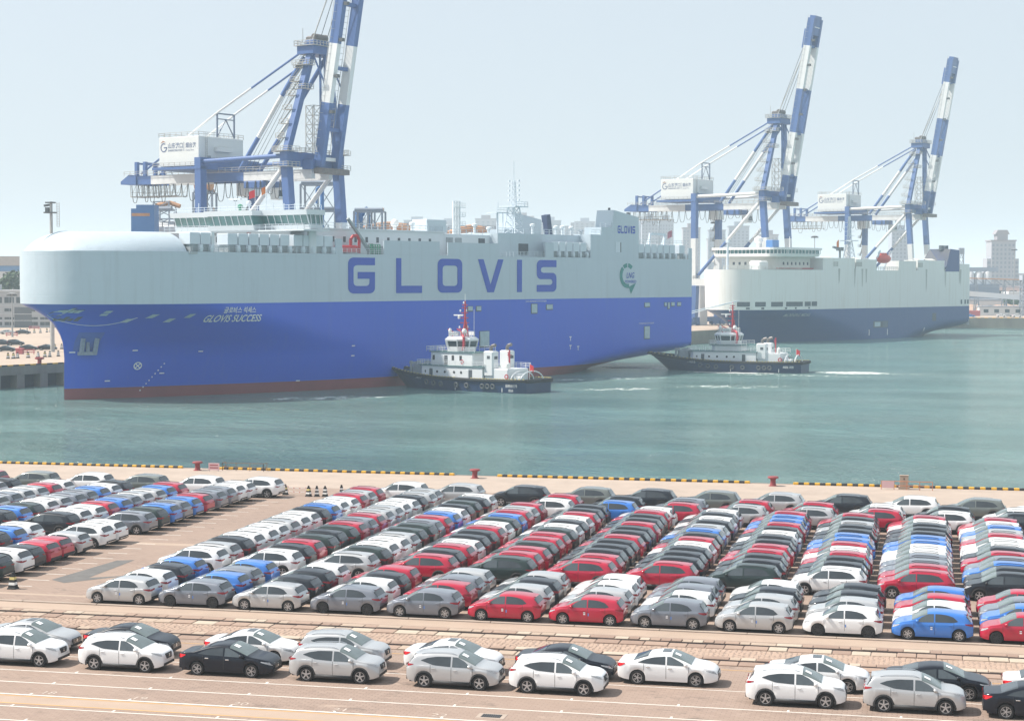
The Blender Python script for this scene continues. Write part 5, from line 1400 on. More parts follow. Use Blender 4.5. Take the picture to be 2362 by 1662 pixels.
# ------------------------------------------------------------------ ship-to-shore cranes
M_CB=P('crane_blue',(0.058,0.125,0.32),.5,var=.16,scale=.35,stretch=(1,1,.4))
M_CW=P('crane_white',(0.66,0.68,0.68),.5,var=.10,scale=.35,stretch=(1,1,.4))
M_CH=P('crane_house_white',(0.66,0.69,0.68),.5,var=.04,scale=.2,bump=.05,bscale=2)
M_CR=P('crane_rail_grey',(0.40,0.40,0.38),.6,var=.15)
M_CABLE=P('cable_black',(0.06,0.06,0.065),.6)
M_LOGO=P('logo_slate',(0.12,0.16,0.27),.6)
def crane(label,s_mid,boom_bands,tie,girder_bands,detail=True):
    T=thing('gantry_crane',label,'crane',fq(s_mid,4.0,LZ),TH-pi/2,'blue and white ship-to-shore cranes on the far quay')
    G=28.0; mm={'b':M_CB,'w':M_CW}
    def member(name,p,q,w,h,bands,round_=False,up=(0,0,1)):
        p,q=Vector(p),Vector(q)
        for a,c,col in bands:
            b=MB(); A_,B_=p.lerp(q,a),p.lerp(q,c)
            if round_: b.tube(A_,B_,w/2,12)
            else: b.bar(A_,B_,w,h,up)
            b.build(name,mm[col],T,30 if round_ else False)
    for sx,x0,x1 in (('sea',3.4,0.0),('land',-G,-G)):
        for y in (-10,10):
            b=MB()
            for k in (-3.2,3.2): b.bbox(x0-.9,x0+.9,y+k-2.6,y+k+2.6,.25,1.7,.15)
            for k in (-5,-2,2,5): b.lathe([(.45,-.25),(.45,.25)],10,'x',(x0,y+k,.45))
            b.bbox(x0-.8,x0+.8,y-2.5,y+2.5,1.7,2.7,.1); b.build('bogie',M_CB,T)
            zb_=16.2; xm=x0+(x1-x0)*(zb_/47)
            b=MB(); b.add([(x0-1.0,y-1.2,2.7),(x0+1.0,y-1.2,2.7),(x0+1.0,y+1.2,2.7),(x0-1.0,y+1.2,2.7),(xm-1.5,y-1.3,15),(xm+1.5,y-1.3,15),(xm+1.5,y+1.3,15),(xm-1.5,y+1.3,15)],[(0,3,2,1),(4,5,6,7),(0,1,5,4),(1,2,6,5),(2,3,7,6),(3,0,4,7)])
            b.build('lower_leg',M_CB,T)
            member('leg',(xm,y,17.6),(x1,y,47.2),2.0,2.2,[(0,.51,'w'),(.51,1,'b')],up=(0,1,0))
    for y in (-10,10):
        b=MB(); b.bar((-G-1.4,y,16.3),(3.4,y,16.3),2.2,2.6); b.build('portal_beam',M_CW,T)
        b=MB(); b.rail([(-G,y-1.2,17.6),(3,y-1.2,17.6)],1.1,.05,2.5); b.build('walkway_rail',M_CR,T)
        member('diagonal_brace',(-G+1,y,18.2),(-.6,y,46.5),1.25,1.25,[(0,.47,'b'),(.47,1,'w')],True)
        member('tie_pipe',(-G+.6,y,48.4),(-.8,y,49.0),1.2,1.2,[(0,1,tie)],True)
    for x in (3.0,-G):
        b=MB(); b.bar((x,-12.5,2.2),(x,12.5,2.2),1.5,1.8); b.build('sill_beam',M_CB,T)
    # upper cross beams
    b=MB(); b.bar((0,-11.2,48.2),(0,11.2,48.2),2.2,3.6); b.bar((2.6,-5.2,47.0),(2.6,5.2,47.0),3.2,2.4); b.build('sea_cross_beam',M_CB,T)
    b=MB(); b.bar((-G,-11.2,48.0),(-G,11.2,48.0),2.0,3.0); b.build('land_cross_beam',M_CB,T)
    # trolley girders
    for y in (-3.4,3.4): member('girder',(-59,y,44.6),(3.0,y,44.6),1.3,2.3,girder_bands)
    b=MB(); b.prism([(-61.5,43.6),(-56,43.4),(-56,46.0),(-58.5,46.2),(-61.5,44.4)],-4.4,4.4); b.build('girder_end',M_CB,T)
    b=MB()
    for y in (-4.6,4.6): b.rail([(-60,y,45.9),(-43,y,45.9)],1.1,.05,2.2); b.rail([(-27,y,45.9),(-1.5,y,45.9)],1.1,.05,2.4)
    b.build('girder_rail',M_CR,T)
    for x in (-56.5,-53.5):
        b=MB(); b.bar((x,-3.4,45.8),(x,-3.4,49.6),.9); b.bar((x,3.4,45.8),(x,3.4,49.6),.9); b.bar((x,-3.4,49.2),(x,3.4,49.2),.5); b.build('sheave_post',M_CB,T)
    # hanging service walkway and festoon cable loops
    b=MB()
    for z in (40.3,): 
        for y in (-2.2,2.2):
            b.bar((-60,y,z),(-44,y,z),.25); b.bar((-60,y,z+1.1),(-44,y,z+1.1),.1)
            for i in range(9): b.bar((-60+2*i,y,z),(-60+2*i,y,43.5),.12); b.bar((-60+2*i,y,z),(-58+2*i if i<8 else -44,y,43.4),.07)
        b.box(-60,-44,-2.2,2.2,z-.12,z)
    b.build('service_walkway',M_CR,T)
    x=-57.5; i=0
    while x<-4:
        w_=rnd.uniform(1.4,3.0); dp=rnd.uniform(3.0,5.2); pts=[]
        for k in range(9):
            u=k/8; pts.append((x+w_*u,-4.3,43.3-dp*(1-(2*u-1)**4)))
        b=MB(); b.path(pts,.085,4); b.build('festoon_loop',M_CABLE,T); x+=w_+.15
    # machinery house
    hx0,hx1,hy0,hy1=-42.6,-28.9,-9.6,7.2
    b=MB(); b.bbox(hx0,hx1,hy0,hy1,47.6,55.2,.12); ho_=b.build('machinery_house',M_CH,T)
    b=MB(); b.box(hx0-1.4,hx1+.6,hy0-1.1,hy1+1,46.6,47.3); b.build('house_floor',M_CB,ho_)
    b=MB(); b.rail([(hx0,hy0,55.2),(hx1,hy0,55.2),(hx1,hy1,55.2),(hx0,hy1,55.2),(hx0,hy0,55.2)],1.1,.05,1.9); b.rail([(hx0-1.2,hy0-1,47.3),(hx1,hy0-1,47.3)],1.1,.05,1.9); b.build('house_rail',M_CR,ho_)
    b=MB(); b.box(hx1+.01,hx1+.06,-6.5,-5.2,48.0,50.2); b.build('house_door',M_SGREY,ho_)
    b=MB(); b.bbox(hx1,hx1+1.0,-4.0,2.0,51.4,52.6,.1); b.build('air_duct',M_CH,ho_)
    b=MB()
    for y in (-7.4,-6.8): b.bar((hx1+.3,y,48),(hx1+.3,y,56.2),.08)
    for k in range(14): b.bar((hx1+.3,-7.4,48.3+.58*k),(hx1+.3,-6.8,48.3+.58*k),.06)
    b.build('house_ladder',M_CR,ho_)
    lf=lambda x0,z0:(lambda a,c:(x0+a,hy0-.04,z0+c))
    lettering('山东港口',1.8,lf(-39.4,52.2),M_LOGO,ho_,0,.02,width=5.0,height=1.5)
    lettering('SHANDONG PORT',.6,lf(-39.4,51.4),M_LOGO,ho_,0,.01,width=5.0,height=.55)
    lettering('烟台港',1.6,lf(-33.4,52.2),M_LOGO,ho_,0,.02,width=3.5,height=1.4)
    lettering('Yantai Port',.6,lf(-33.4,51.4),M_LOGO,ho_,0,.0,width=2.8,height=.45)
    b=MB(); b.box(-34.05,-33.95,hy0-.05,hy0-.03,51.4,53.8)
    def c2(a,r): return (-40.9+r*cos(a),hy0-.045,52.5+r*sin(a)*1.05)
    for i in range(11):
        a,a2=R(60+28*i),R(60+28*(i+1)); r1=1.15
        b.add([c2(a,r1),c2(a2,r1),c2(a2,r1-.3),c2(a,r1-.3)],[(0,1,2,3)])
    b.add([(-40.9,hy0-.045,52.35),(-39.8,hy0-.045,52.35),(-39.8,hy0-.045,52.65),(-40.9,hy0-.045,52.65)],[(0,1,2,3)])
    b.build('port_logo',M_LOGO,ho_)
    b=MB(); b.add([(-42.1,hy0-.046,53.6),(-41.2,hy0-.046,54.3),(-40.2,hy0-.046,53.9),(-41.2,hy0-.046,53.95)],[(0,1,2,3)]); b.build('port_logo_crest',P('logo_rust',(0.35,0.14,0.06),.6),ho_)
    # mast frame
    for y in (-1,1):
        member('mast_leg',(0,y*10,49.8),(2.2,y*3.0,75.4),1.5,1.7,[(0,1,'b')],up=(0,1,0))
        member('back_pipe',(.6,y*4.0,74.0),(-20.5,y*3.8,46.2),1.15,1.15,[(0,.33,'b'),(.33,.70,'w'),(.70,1,'b')],True)
        member('backstay',(.4,y*3.0,76.2),(-28.5,y*3.3,61.5),.55,.55,[(0,.6,'b'),(.6,1,'w')],True)
        member('backstay',(-28.5,y*3.3,61.5),(-55,y*3.4,46.4),.55,.55,[(0,.5,'w'),(.5,1,'b')],True)
    b=MB(); b.bbox(-1.2,4.2,-4.6,4.6,74.8,77.0,.2); b.bbox(.2,3.4,-3.4,3.4,77.0,78.4,.2); b.build('mast_head',M_CB,T)
    b=MB(); b.rail([(-1.6,-5,77),(4.6,-5,77),(4.6,5,77),(-1.6,5,77),(-1.6,-5,77)],1.2,.06,1.3); b.box(-1.7,4.7,-5.1,5.1,76.85,77.0)
    b.tube((-.5,-3,78),(-.5,-3,81.5),.08,5); b.bar((1,2,78.4),(1,2,80.2),.2); b.bar((1,2,80.2),(3,2,80.0),.2); b.build('mast_platform',M_CR,T)
    b=MB()
    for y in (-3.2,3.2): b.bar((-28.5,y,55.2),(-28.5,y,61.6),.35); b.bar((-28.5,y,55.4),(-28.5,0,60),.22)
    b.bar((-28.5,-3.2,61.4),(-28.5,3.2,61.4),.35); b.bar((-28.5,-3.2,60),(-28.5,3.2,60),.25); b.build('stay_support',P('crane_dark_steel',(0.12,0.15,0.22),.5),T)
    b=MB()
    for y in (-.9,.9): b.bar((3.2,y,75),(3.4,y,58.5),.42)
    b.bar((3.4,-.9,58.6),(3.4,.9,58.6),.5); b.build('folded_stay',M_CB,T)
    # stairs climbing the near mast leg
    for k in range(7):
        u0,u1=k/7,(k+1)/7
        p=Vector((0,-10,50)).lerp(Vector((2.2,-3,75)),u0); q=Vector((0,-10,50)).lerp(Vector((2.2,-3,75)),u1)
        b=MB(); b.box(p.x-3.4,p.x-.6,p.y-1.4,p.y+.4,p.z-.1,p.z+.05); b.rail([(p.x-3.4,p.y-1.4,p.z),(p.x-.6,p.y-1.4,p.z)],1.1,.06,1.3)
        a_,c_=(p.x-3.2,p.y-1.0,p.z),(q.x-1.0,q.y-1.0,q.z)
        b.bar(a_,c_,.7,.14); b.bar((a_[0],a_[1],a_[2]+1.1),(c_[0],c_[1],c_[2]+1.1),.08); b.build('stair_flight',M_CR,T)
    for y in (-10,10):
        for z in (46.3,50.2):
            b=MB(); b.box(-2.4,2.4,y-2.2,y+2.2,z-.12,z); b.rail([(-2.4,y-2.2,z),(2.4,y-2.2,z),(2.4,y+2.2,z)],1.1,.06,1.5); b.build('leg_platform',M_CR,T)
    # lift tower beside the boom foot
    b=MB(); lattice(b,1.5,-1.5,50,62,1.3,1.3,5,.12); b.build('lift_tower',M_CR,T)
    # raised boom
    ang=R(80.3); L=68.0; h0=Vector((4.6,0,46.4)); bd=Vector((cos(ang),0,sin(ang))); bn=Vector((-sin(ang),0,cos(ang)))
    for y in (-3.2,3.2):
        for a,c,col in boom_bands:
            b=MB(); A_=h0+bd*a+Vector((0,y,0)); B_=h0+bd*c+Vector((0,y,0)); b.bar(A_,B_,1.5,2.5,up=(0,1,0)) if False else b.bar(A_,B_,2.5,1.5,up=(0,1,0))
            b.build('boom_section',mm[col],T)
    for d_ in (2,9.5,25,41,57,64):
        b=MB(); p=h0+bd*d_; b.bar(p+Vector((0,-3.2,0)),p+Vector((0,3.2,0)),.9 if d_<60 else 2.2,.9); b.build('boom_cross_tie',M_CB if int(d_)%2 else M_CW,T)
    b=MB(); p0=h0+bd*61; p1=h0+bd*68
    b.bar(p0+Vector((0,0,0)),p1,2.2,5.6,up=(0,1,0)); b.build('boom_head',M_CB,T)
    b=MB(); b.bar(h0+bd*56+bn*1.8,h0+bd*63+bn*1.8,1.6,5,up=(0,1,0)); b.build('boom_sheave_nest',M_CB,T)
    b=MB()
    for y in (-2.2,2.2): b.bar(h0+bd*3+Vector((0,y,0))+bn*1.5,h0+bd*66+Vector((0,y,0))+bn*1.5,.10)
    for k in range(40): b.bar(h0+bd*(4+1.55*k)+Vector((0,-2.2,0))+bn*1.5,h0+bd*(4+1.55*k)+Vector((0,2.2,0))+bn*1.5,.08)
    for y in (-4.3,):
        b.bar(h0+bd*3+Vector((0,y,0))+bn*1.2,h0+bd*68+Vector((0,y,0))+bn*1.2,.08)
        for k in range(30): b.bar(h0+bd*(3+2.1*k)+Vector((0,y+.5,0)),h0+bd*(3+2.1*k)+Vector((0,y,0))+bn*1.3,.07)
    b.build('boom_walkway',M_CR,T)
    for k in range(6):
        p=h0+bd*(14+9*k)+Vector((0,-3.4,0))-bn*1.6; b=MB(); b.box(p.x-.1,p.x+.9,p.y-.5,p.y+.5,p.z-.4,p.z+.4); b.build('floodlight',M_DGREY,T)
    for y in (-2.5,0,2.5):
        b=MB(); b.tube((2.2,y,78),h0+bd*56+bn*2.2+Vector((0,y*.8,0)),.09,5); b.build('hoist_cable',M_CABLE,T)
    b=MB(); b.tube((2.2,-3,77.5),h0+bd*52+bn*1.6+Vector((0,-3.2,0)),.16,6); b.build('fore_stay',M_CR,T)
    for y in (-3,3):
        b=MB(); b.tube((2.6,y,75),h0+bd*20+bn*1.2+Vector((0,y,0)),.22,6); b.build('fore_stay',M_CB,T)
    for z,x in ((72.0,1.6),(66.0,1.2)):
        b=MB(); b.box(x-2.6,x+2.0,-6.6,-3.4,z-.12,z); b.rail([(x-2.6,-6.6,z),(x+2.0,-6.6,z),(x+2.0,-3.4,z)],1.1,.06,1.1); b.build('mast_landing',M_CR,T)
    b=MB(); b.bbox(-.6,2.6,-2.0,2.0,78.4,79.6,.3); b.lathe([(.9,-2.3),(.9,2.3)],12,'y',(2.4,0,79.2)); b.build('sheave_block',P('greased_steel',(0.14,0.12,0.11),.6,var=.3,scale=1.2),T)
    b=MB()
    for y in (-6.2,6.2): b.rail([(-2.2,y,50.0),(6.4,y,50.0)],1.1,.06,1.2,3); b.box(-2.2,6.4,y-.5,y+.5,49.88,50.0)
    b.build('hinge_walkway',M_CR,T)
    b=MB(); b.bbox(4.8,7.4,-5.6,5.6,44.6,46.0,.2); b.build('hinge_block',P('greased_steel',(0,0,0)),T)
    for k in range(3):
        b=MB(); b.tube((-20.5+.0,-1.6+1.6*k,46.4),(1.4,-1.0+1.0*k,78.0),.06,5); b.build('boom_hoist_rope',M_CABLE,T)
    # trolley, cab and spreader
    b=MB(); b.bbox(-19,-12.5,-4.2,4.2,41.6,43.4,.2); tr=b.build('trolley',M_CB,T)
    b=MB(); b.bbox(-12.4,-9.6,-1.6,1.6,38.6,41.6,.2); b.build('driver_cab',M_CH,tr)
    b=MB(); b.box(-12.42,-9.58,-1.5,1.5,39.4,40.9); b.build('cab_glass',M_GLD,tr)
    # landside stair tower on the far leg
    b=MB()
    for k in range(6):
        z=20+4*k; b.box(-G-2.6,-G-.9,8.4,11.6,z-.1,z); b.bar((-G-1.6,8.6,z),(-G-1.6,11.4,z+4),.6,.14); b.rail([(-G-2.6,8.4,z),(-G-2.6,11.6,z)],1.1,.06,1.5)
    b.build('stair_tower',M_CR,T)
    b=MB(); b.bbox(-G-2,-G+2.2,5.5,10.5,40.2,44.0,.2); b.build('electrical_room',M_CH,T)
    return T
gb=[(0,.13,'b'),(.13,.385,'w'),(.385,.645,'b'),(.645,1,'w')]
b2=[(0,9.5,'b'),(9.5,25.3,'w'),(25.3,41.2,'b'),(41.2,57,'w'),(57,67,'b')]
b1=[(0,16.2,'b'),(16.2,31,'w'),(31,46,'b'),(46,60,'w'),(60,67,'b')]
crane('blue and white gantry crane with its raised boom, towering behind the domed bow ship',103.5,b1,'b',gb).scale=(1,1,.97)
crane('blue and white gantry crane with white tie pipe, over the bow of the smaller ship',373.5,b2,'w',gb)
crane('blue and white gantry crane with raised boom, over the stern of the smaller ship',521.0,b2,'w',gb)
# ------------------------------------------------------------------ tugs
M_TUGH=P('tug_hull_navy',(0.009,0.032,0.095),.5,var=.2,scale=.3)
M_TUGW=P('tug_white',(0.74,0.76,0.77),.42,var=.03,scale=.4)
M_TUGD=P('tug_deck_green',(0.10,0.19,0.20),.8,var=.2,scale=.5)
M_FENDY=P('fender_yellow',(0.52,0.44,0.16),.7)
M_TREDG=P('mast_red',(0.46,0.035,0.055),.5,var=.1)
M_FUN=P('exhaust_bronze',(0.20,0.18,0.17),.4,metal=.4)
def tug(label,x,y,rz,name1,name2,two_decks=True):
    """local +X is the bow; length 37 m from transom to stem"""
    T=thing('harbour_tug',label,'tug',(x,y,WZ),rz,'harbour tugs')
    def sheer(u): return 2.5+.3*abs(u-.35)+1.5*max(0,(u-.55)/.45)**2
    def hb(u,f):                      # half breadth; f 0 keel..1 rail
        fore=max(0,(u-.55)/.45); aft=max(0,(.10-u)/.10)
        w=5.4*(1-fore**(2.2+1.6*f))*(1-.22*aft**2)*(.90+.10*f)
        return max(.02,w)
    rows=[]
    for k in range(7):
        f=k/6; row=[]
        for i in range(41):
            u=i/40; zt=sheer(u); z=-1.5+(zt+1.5)*f; xx=-.0+33.0*u+6.4*(u**6)*f**1.3; row.append((xx,-hb(u,f),z))
        rows.append(row+[(p[0],-p[1],p[2]) for p in reversed(row)])
    b=MB(); b.grid(rows); m=82
    for a in range(6): b.f.append((a*m,a*m+81,(a+1)*m+81,(a+1)*m))
    b.build('hull',M_TUGH,T,50)
    rows=[[(p[0],p[1]*.96,p[2]-.75) for p in rows[6][:41]],[(p[0],-p[1]*.96,p[2]-.75) for p in rows[6][:41]]]
    top=[(33*u+6.4*u**6,-hb(u,1),sheer(u)) for u in [i/40 for i in range(41)]]
    b=MB(); b.grid(rows); b.build('deck',M_TUGD,T)
    # rail cap and rubber fender with pale lashings
    for sd in (-1,1):
        b=MB(); b.path([(p[0],sd*-p[1]*1.0,p[2]-.15) for p in top],.30,6); b.build('fender_belt',M_RUB,T)
    b=MB(); b.path([(-.1,-4.2,2.4),(-.1,4.2,2.4)],.4,8); b.build('fender_belt',M_RUB,T)
    for i in range(46):
        u=(i+.5)/46
        if .40<u<.50: continue
        b=MB(); xx=33*u+6.4*u**6; yy=hb(u,1); 
        if i==0: pass
        b.box(-.18,.18,-.10,.10,-.08,.08)
        if i==0 or 'lash' not in globals(): globals()['lash']=b.mesh('fender_lashing',M_FENDY)
        for sd in (-1,1): obj('fender_lashing',lash,T,(xx,sd*yy,sheer(u)+.16),math.atan2(0,1))
    for i,u in enumerate((.22,.26,.30,.36,.42,.50,.56,.62,.68,.74)):
        if i in (3,6): continue
        for sd in (-1,1):
            b=MB(); q=globals().get('tugtyre')
            if q is None:
                n=14; V=[];F=[]
                for a in range(n):
                    for k in range(6):
                        A,Bq=2*pi*a/n,2*pi*k/6; r_=.42+.16*cos(Bq); V.append((r_*cos(A),.16*sin(Bq),r_*sin(A)))
                for a in range(n):
                    for k in range(6): F.append((a*6+k,((a+1)%n)*6+k,((a+1)%n)*6+(k+1)%6,a*6+(k+1)%6))
                b.add(V,F); globals()['tugtyre']=q=b.mesh('tyre_fender',P('worn_tyre',(0.10,0.11,0.12),.8,var=.2),True)
            obj('tyre_fender',q,T,(33*u,sd*(hb(u,.8)+.08),sheer(u)-1.35))
    # superstructure
    def house(name,x0,x1,w,z0,z1,lean=.0,m=M_TUGW,chf=1.0,top=1.0):
        b=MB(); pl=[(x0,-w),(x1-chf,-w),(x1,-w+chf),(x1,w-chf),(x1-chf,w),(x0,w)]
        n=len(pl); V=[(px,py,z0) for px,py in pl]+[((px-(x0+x1)/2)*top+(x0+x1)/2-lean,py*top,z1) for px,py in pl]
        b.add(V,[tuple(reversed(range(n))),tuple(range(n,2*n))]+[(i,(i+1)%n,n+(i+1)%n,n+i) for i in range(n)]); return b.build(name,m,T)
    zd=1.9
    mh=house('main_house',11.0,27.6,3.9,zd,4.75)
    house('deck_edge',10.6,28.0,4.1,4.75,4.9,m=M_TUGD)
    for i,xx in enumerate((25.6,22.6,20.6,18.2,16.4)):
        for sd in (-1,1):
            b=MB(); b.lathe([(.26,-.03),(.26,.03)],12,'y',(xx,sd*3.92,3.6)); b.build('porthole',M_BLK,mh)
    for sd in (-1,1):
        for xx in (24.2,14.0):
            b=MB(); b.box(xx-.4,xx+.4,sd*3.92-.03,sd*3.92+.03,2.3,4.2); b.build('door',M_SDK,mh)
            b=MB(); b.box(xx+.45,xx+1.3,sd*3.95-.05,sd*3.95+.05,2.3,4.2); b.build('door_leaf',M_TUGW,mh)
    if two_decks:
        h2=house('upper_house',14.0,25.6,3.3,4.9,7.5); zw=7.5; wx=15.8
        for sd in (-1,1):
            for xx in (24.0,19.0,17.0):
                b=MB(); b.box(xx-.28,xx+.28,sd*3.32-.03,sd*3.32+.03,5.9,6.9); b.build('window',M_BLK,h2)
            b=MB(); b.box(20.4,21.2,sd*3.32-.03,sd*3.32+.03,5.0,6.9); b.build('door',M_SDK,h2)
            b=MB(); b.lathe([(.25,0),(.45,0)],14,'y',(16.6,sd*3.4,5.7),close=False); b.build('lifebuoy',M_TREDG,h2)
    else:
        h2=house('upper_house',15.0,22.5,2.9,4.9,6.3); zw=6.3; wx=15.2
    house('bridge_deck',13.2 if two_decks else 14.4,26.0 if two_decks else 23.0,3.5,zw,zw+.14,m=M_TUGD)
    b=MB(); 
    for sd in (-1,1):
        b.rail([(10.8,sd*4.0,4.9),(27.8,sd*4.0,4.9)],1.0,.035,1.4,3); b.rail([(13.4,sd*3.4,zw+.14),(25.8 if two_decks else 22.8,sd*3.4,zw+.14)],1.0,.035,1.4,3); b.rail([(4.5,sd*3.4,4.6),(10.6,sd*3.4,4.6)],1.0,.035,1.2,3)
    b.rail([(25.8 if two_decks else 22.8,-3.4,zw+.14),(25.8 if two_decks else 22.8,3.4,zw+.14)],1.0,.035,1.2,3); b.rail([(27.8,-4,4.9),(27.8,4,4.9)],1.0,.035,1.2,3)
    b.build('deck_rail',M_TUGW,T)
    # wheelhouse: octagon leaning outwards with tall windows
    cx=wx+3.6
    def oc(r,k=.42): return [(cx+r*c_,r*s_) for c_,s_ in ((-1,-k),(-k,-1),(k,-1),(1,-k),(1,k),(k,1),(-k,1),(-1,k))]
    b=MB(); z0=zw+.14
    def ring8(r0,za,r1,zb_):
        A_,B_=oc(r0),oc(r1); return [(x_,y_,za) for x_,y_ in A_]+[(x_,y_,zb_) for x_,y_ in B_]
    F8=[tuple(reversed(range(8))),tuple(range(8,16))]+[(i,(i+1)%8,8+(i+1)%8,8+i) for i in range(8)]
    b.add(ring8(2.75,z0,2.85,z0+.95),F8); b.add(ring8(3.25,z0+2.15,3.3,z0+2.5),F8); b.add(ring8(3.3,z0+2.5,2.7,z0+2.95),F8); wh_=b.build('wheelhouse',M_TUGW,T)
    b=MB(); b.add(ring8(2.80,z0+.94,3.08,z0+2.16),F8); b.build('wheelhouse_glass',P('wheelhouse_glass',(0.035,0.055,0.07),.08,spec=.9),wh_)
    for i in range(8):
        A_,B_=oc(2.86),oc(3.14)
        j=(i+1)%8
        for t_ in ((0,.5) if i%2==0 else (0,)):
            pa=(A_[i][0]+(A_[j][0]-A_[i][0])*t_,A_[i][1]+(A_[j][1]-A_[i][1])*t_,z0+.9); pb=(B_[i][0]+(B_[j][0]-B_[i][0])*t_,B_[i][1]+(B_[j][1]-B_[i][1])*t_,z0+2.2)
            b=MB(); b.bar(pa,pb,.22); b.build('window_post',M_TUGW,wh_)
    zr=z0+2.95
    b=MB(); ps=[(x_,y_,zr) for x_,y_ in oc(2.5)]; b.rail(ps+[ps[0]],1.0,.035,1.0,3); b.build('roof_rail',M_TUGW,wh_)
    b=MB(); b.box(cx-1.2,cx+1.0,-2.45,-2.38,zr+.25,zr+.9); nb=b.build('name_board',M_TUGW,wh_)
    b=MB(); b.box(cx-1.2,cx+1.0,2.38,2.45,zr+.25,zr+.9); b.build('name_board',M_TUGW,wh_)
    lettering('HGA217' if two_decks else 'HGA',.5,lambda a,c:(cx+.9-a,2.47,zr+.4+c),M_BLK,nb,width=1.7,height=.35)
    # red duct, mast, scanners
    b=MB(); b.path([(cx-1.6,1.6,zr+.3),(cx-2.3,2.4,zr+.35),(cx-2.9,2.9,zr-.2),(cx-3.0,2.95,z0+1.4),(cx-2.6,2.8,z0+.3)],.26,10); b.build('red_duct',M_TREDG,wh_,40)
    mx=cx-.9
    b=MB(); b.tube((mx,0,zr),(mx,0,zr+7.2),.28,8,.16); b.bar((mx-.9,0,zr),(mx,0,zr+4),.2); b.bar((mx+.0,-.9,zr),(mx,0,zr+3.4),.18); b.bar((mx,.9,zr),(mx,0,zr+3.4),.18); ms=b.build('mast',M_TREDG,T)
    for z,w_ in ((1.6,1.5),(2.8,1.2),(3.8,1.0),(4.8,.9),(5.8,.8),(6.4,.7)):
        b=MB(); b.bar((mx,-w_,zr+z),(mx,w_,zr+z),.14); b.bar((mx-.6,0,zr+z),(mx+w_,0,zr+z),.14); b.build('mast_spreader',M_TREDG,ms)
    b=MB(); b.box(mx+.5,mx+2.9,-.12,.12,zr+4.2,zr+4.45); b.tube((mx+1.6,0,zr+3.6),(mx+1.6,0,zr+4.2),.25,8); b.build('radar_scanner',M_WHT,ms)
    for (dx,dy,z) in ((.4,1.3,1.7),(.4,-1.3,1.7),(.5,.9,5.0),(.4,-.9,5.0),(-.2,.7,6.6)):
        b=MB(); b.lathe([(.08,0),(.16,.15),(.14,.4),(.04,.5)],8,c=(mx+dx,dy,zr+z)); b.build('mast_lamp',M_WHT,ms)
    for dx,dy,r_ in ((-1.9,1.5,.5),(1.7,1.6,.36)):
        b=MB(); b.tube((cx+dx,dy,zr),(cx+dx,dy,zr+.8),.15,8); b.lathe([(r_*.6,.7),(r_,.9),(r_,1.3),(r_*.5,1.7)],12,c=(cx+dx,dy,zr)); b.build('satellite_dome',M_WHT,wh_,50)
    b=MB(); b.tube((cx-2.0,-1.5,zr),(cx-2.0,-1.5,zr+5.5),.04,5); b.tube((mx,0,zr+7),(mx,0,zr+8.6),.05,5); b.build('whip_aerial',M_WHT,wh_)
    for sd in (-1,1):          # fire monitors
        b=MB(); b.tube((cx+1.2,sd*1.4,zr),(cx+1.2,sd*1.4,zr+.9),.14,8); b.bar((cx+1.0,sd*1.4,zr+.9),(cx+2.4,sd*1.4,zr+1.5),.2); b.build('fire_monitor',M_TREDG if not two_decks else M_TREDG,wh_)
    # funnels
    for sd in (-1,1):
        b=MB(); b.bbox(8.6,11.0,sd*2.6-1.05,sd*2.6+1.05,3.2,8.0 if two_decks else 6.9,.2); fu=b.build('funnel',M_TUGW,T); zt=8.0 if two_decks else 6.9
        b=MB(); b.path([(9.8,sd*2.6,zt),(9.8,sd*2.6,zt+.6),(9.5,sd*2.6,zt+1.0),(8.7,sd*2.6,zt+1.2)],.34,10); b.build('exhaust_pipe',M_FUN,fu,40)
        b=MB(); b.box(9.3,10.0,sd*3.66-.03,sd*3.66+.03,zt-1.5,zt-.9); b.build('vent_grille',M_SDK,fu)
        b=MB(); b.box(8.57,8.6,sd*2.6-.5,sd*2.6+.5,zt-1.6,zt-1.0); b.build('vent_grille',M_SDK,fu)
    b=MB(); b.bbox(5.0,10.8,-3.4,3.4,zd,4.6,.15); b.build('engine_casing',M_TUGW,T)
    b=MB(); b.tube((7.2,0,4.6),(7.2,0,8.2),.16,8); b.bar((7.2,-.7,7.2),(7.2,.7,7.2),.12); b.bar((7.2,0,6.2),(7.6,0,7.8),.12); b.build('aft_mast',M_TREDG,T)
    b=MB(); b.lathe([(.3,4.6),(.45,5.0),(.45,5.6),(.15,6.0)],10,c=(5.8,2.4,0)); b.build('life_raft',M_WHT,T)
    # winches and tow gear
    b=MB(); b.lathe([(1.25,-1.6),(1.25,-1.4),(.8,-1.35),(.8,1.35),(1.25,1.4),(1.25,1.6)],16,'y',(29.6,0,4.2)); b.bbox(28.4,30.8,-1.9,-1.6,2.6,5.0,.1); b.bbox(28.4,30.8,1.6,1.9,2.6,5.0,.1); b.build('fore_winch',M_SGREY,T)
    b=MB(); b.tube((31.8,-1.2,3.0),(31.8,-1.2,5.4),.3,8); b.tube((31.8,1.2,3.0),(31.8,1.2,5.4),.3,8); b.bar((31.8,-1.6,5.0),(31.8,1.6,5.0),.4); b.build('tow_bitt',M_SGREY,T)
    b=MB()
    for xx in (1.6,4.0):
        pts=[(xx,3.8*cos(R(180-180*k/10)),2.2+2.0*sin(R(180*k/10))) for k in range(11)]; b.path(pts,.13,6)
    b.build('tow_arch',M_TUGW,T)
    b=MB(); b.bbox(4.2,6.4,-1.2,1.2,zd,3.6,.2); b.build('aft_winch',M_TUGW,T)
    b=MB(); b.bbox(2.6,4.6,1.0,2.6,zd,3.2,.1); b.build('skylight',M_TUGW,T)
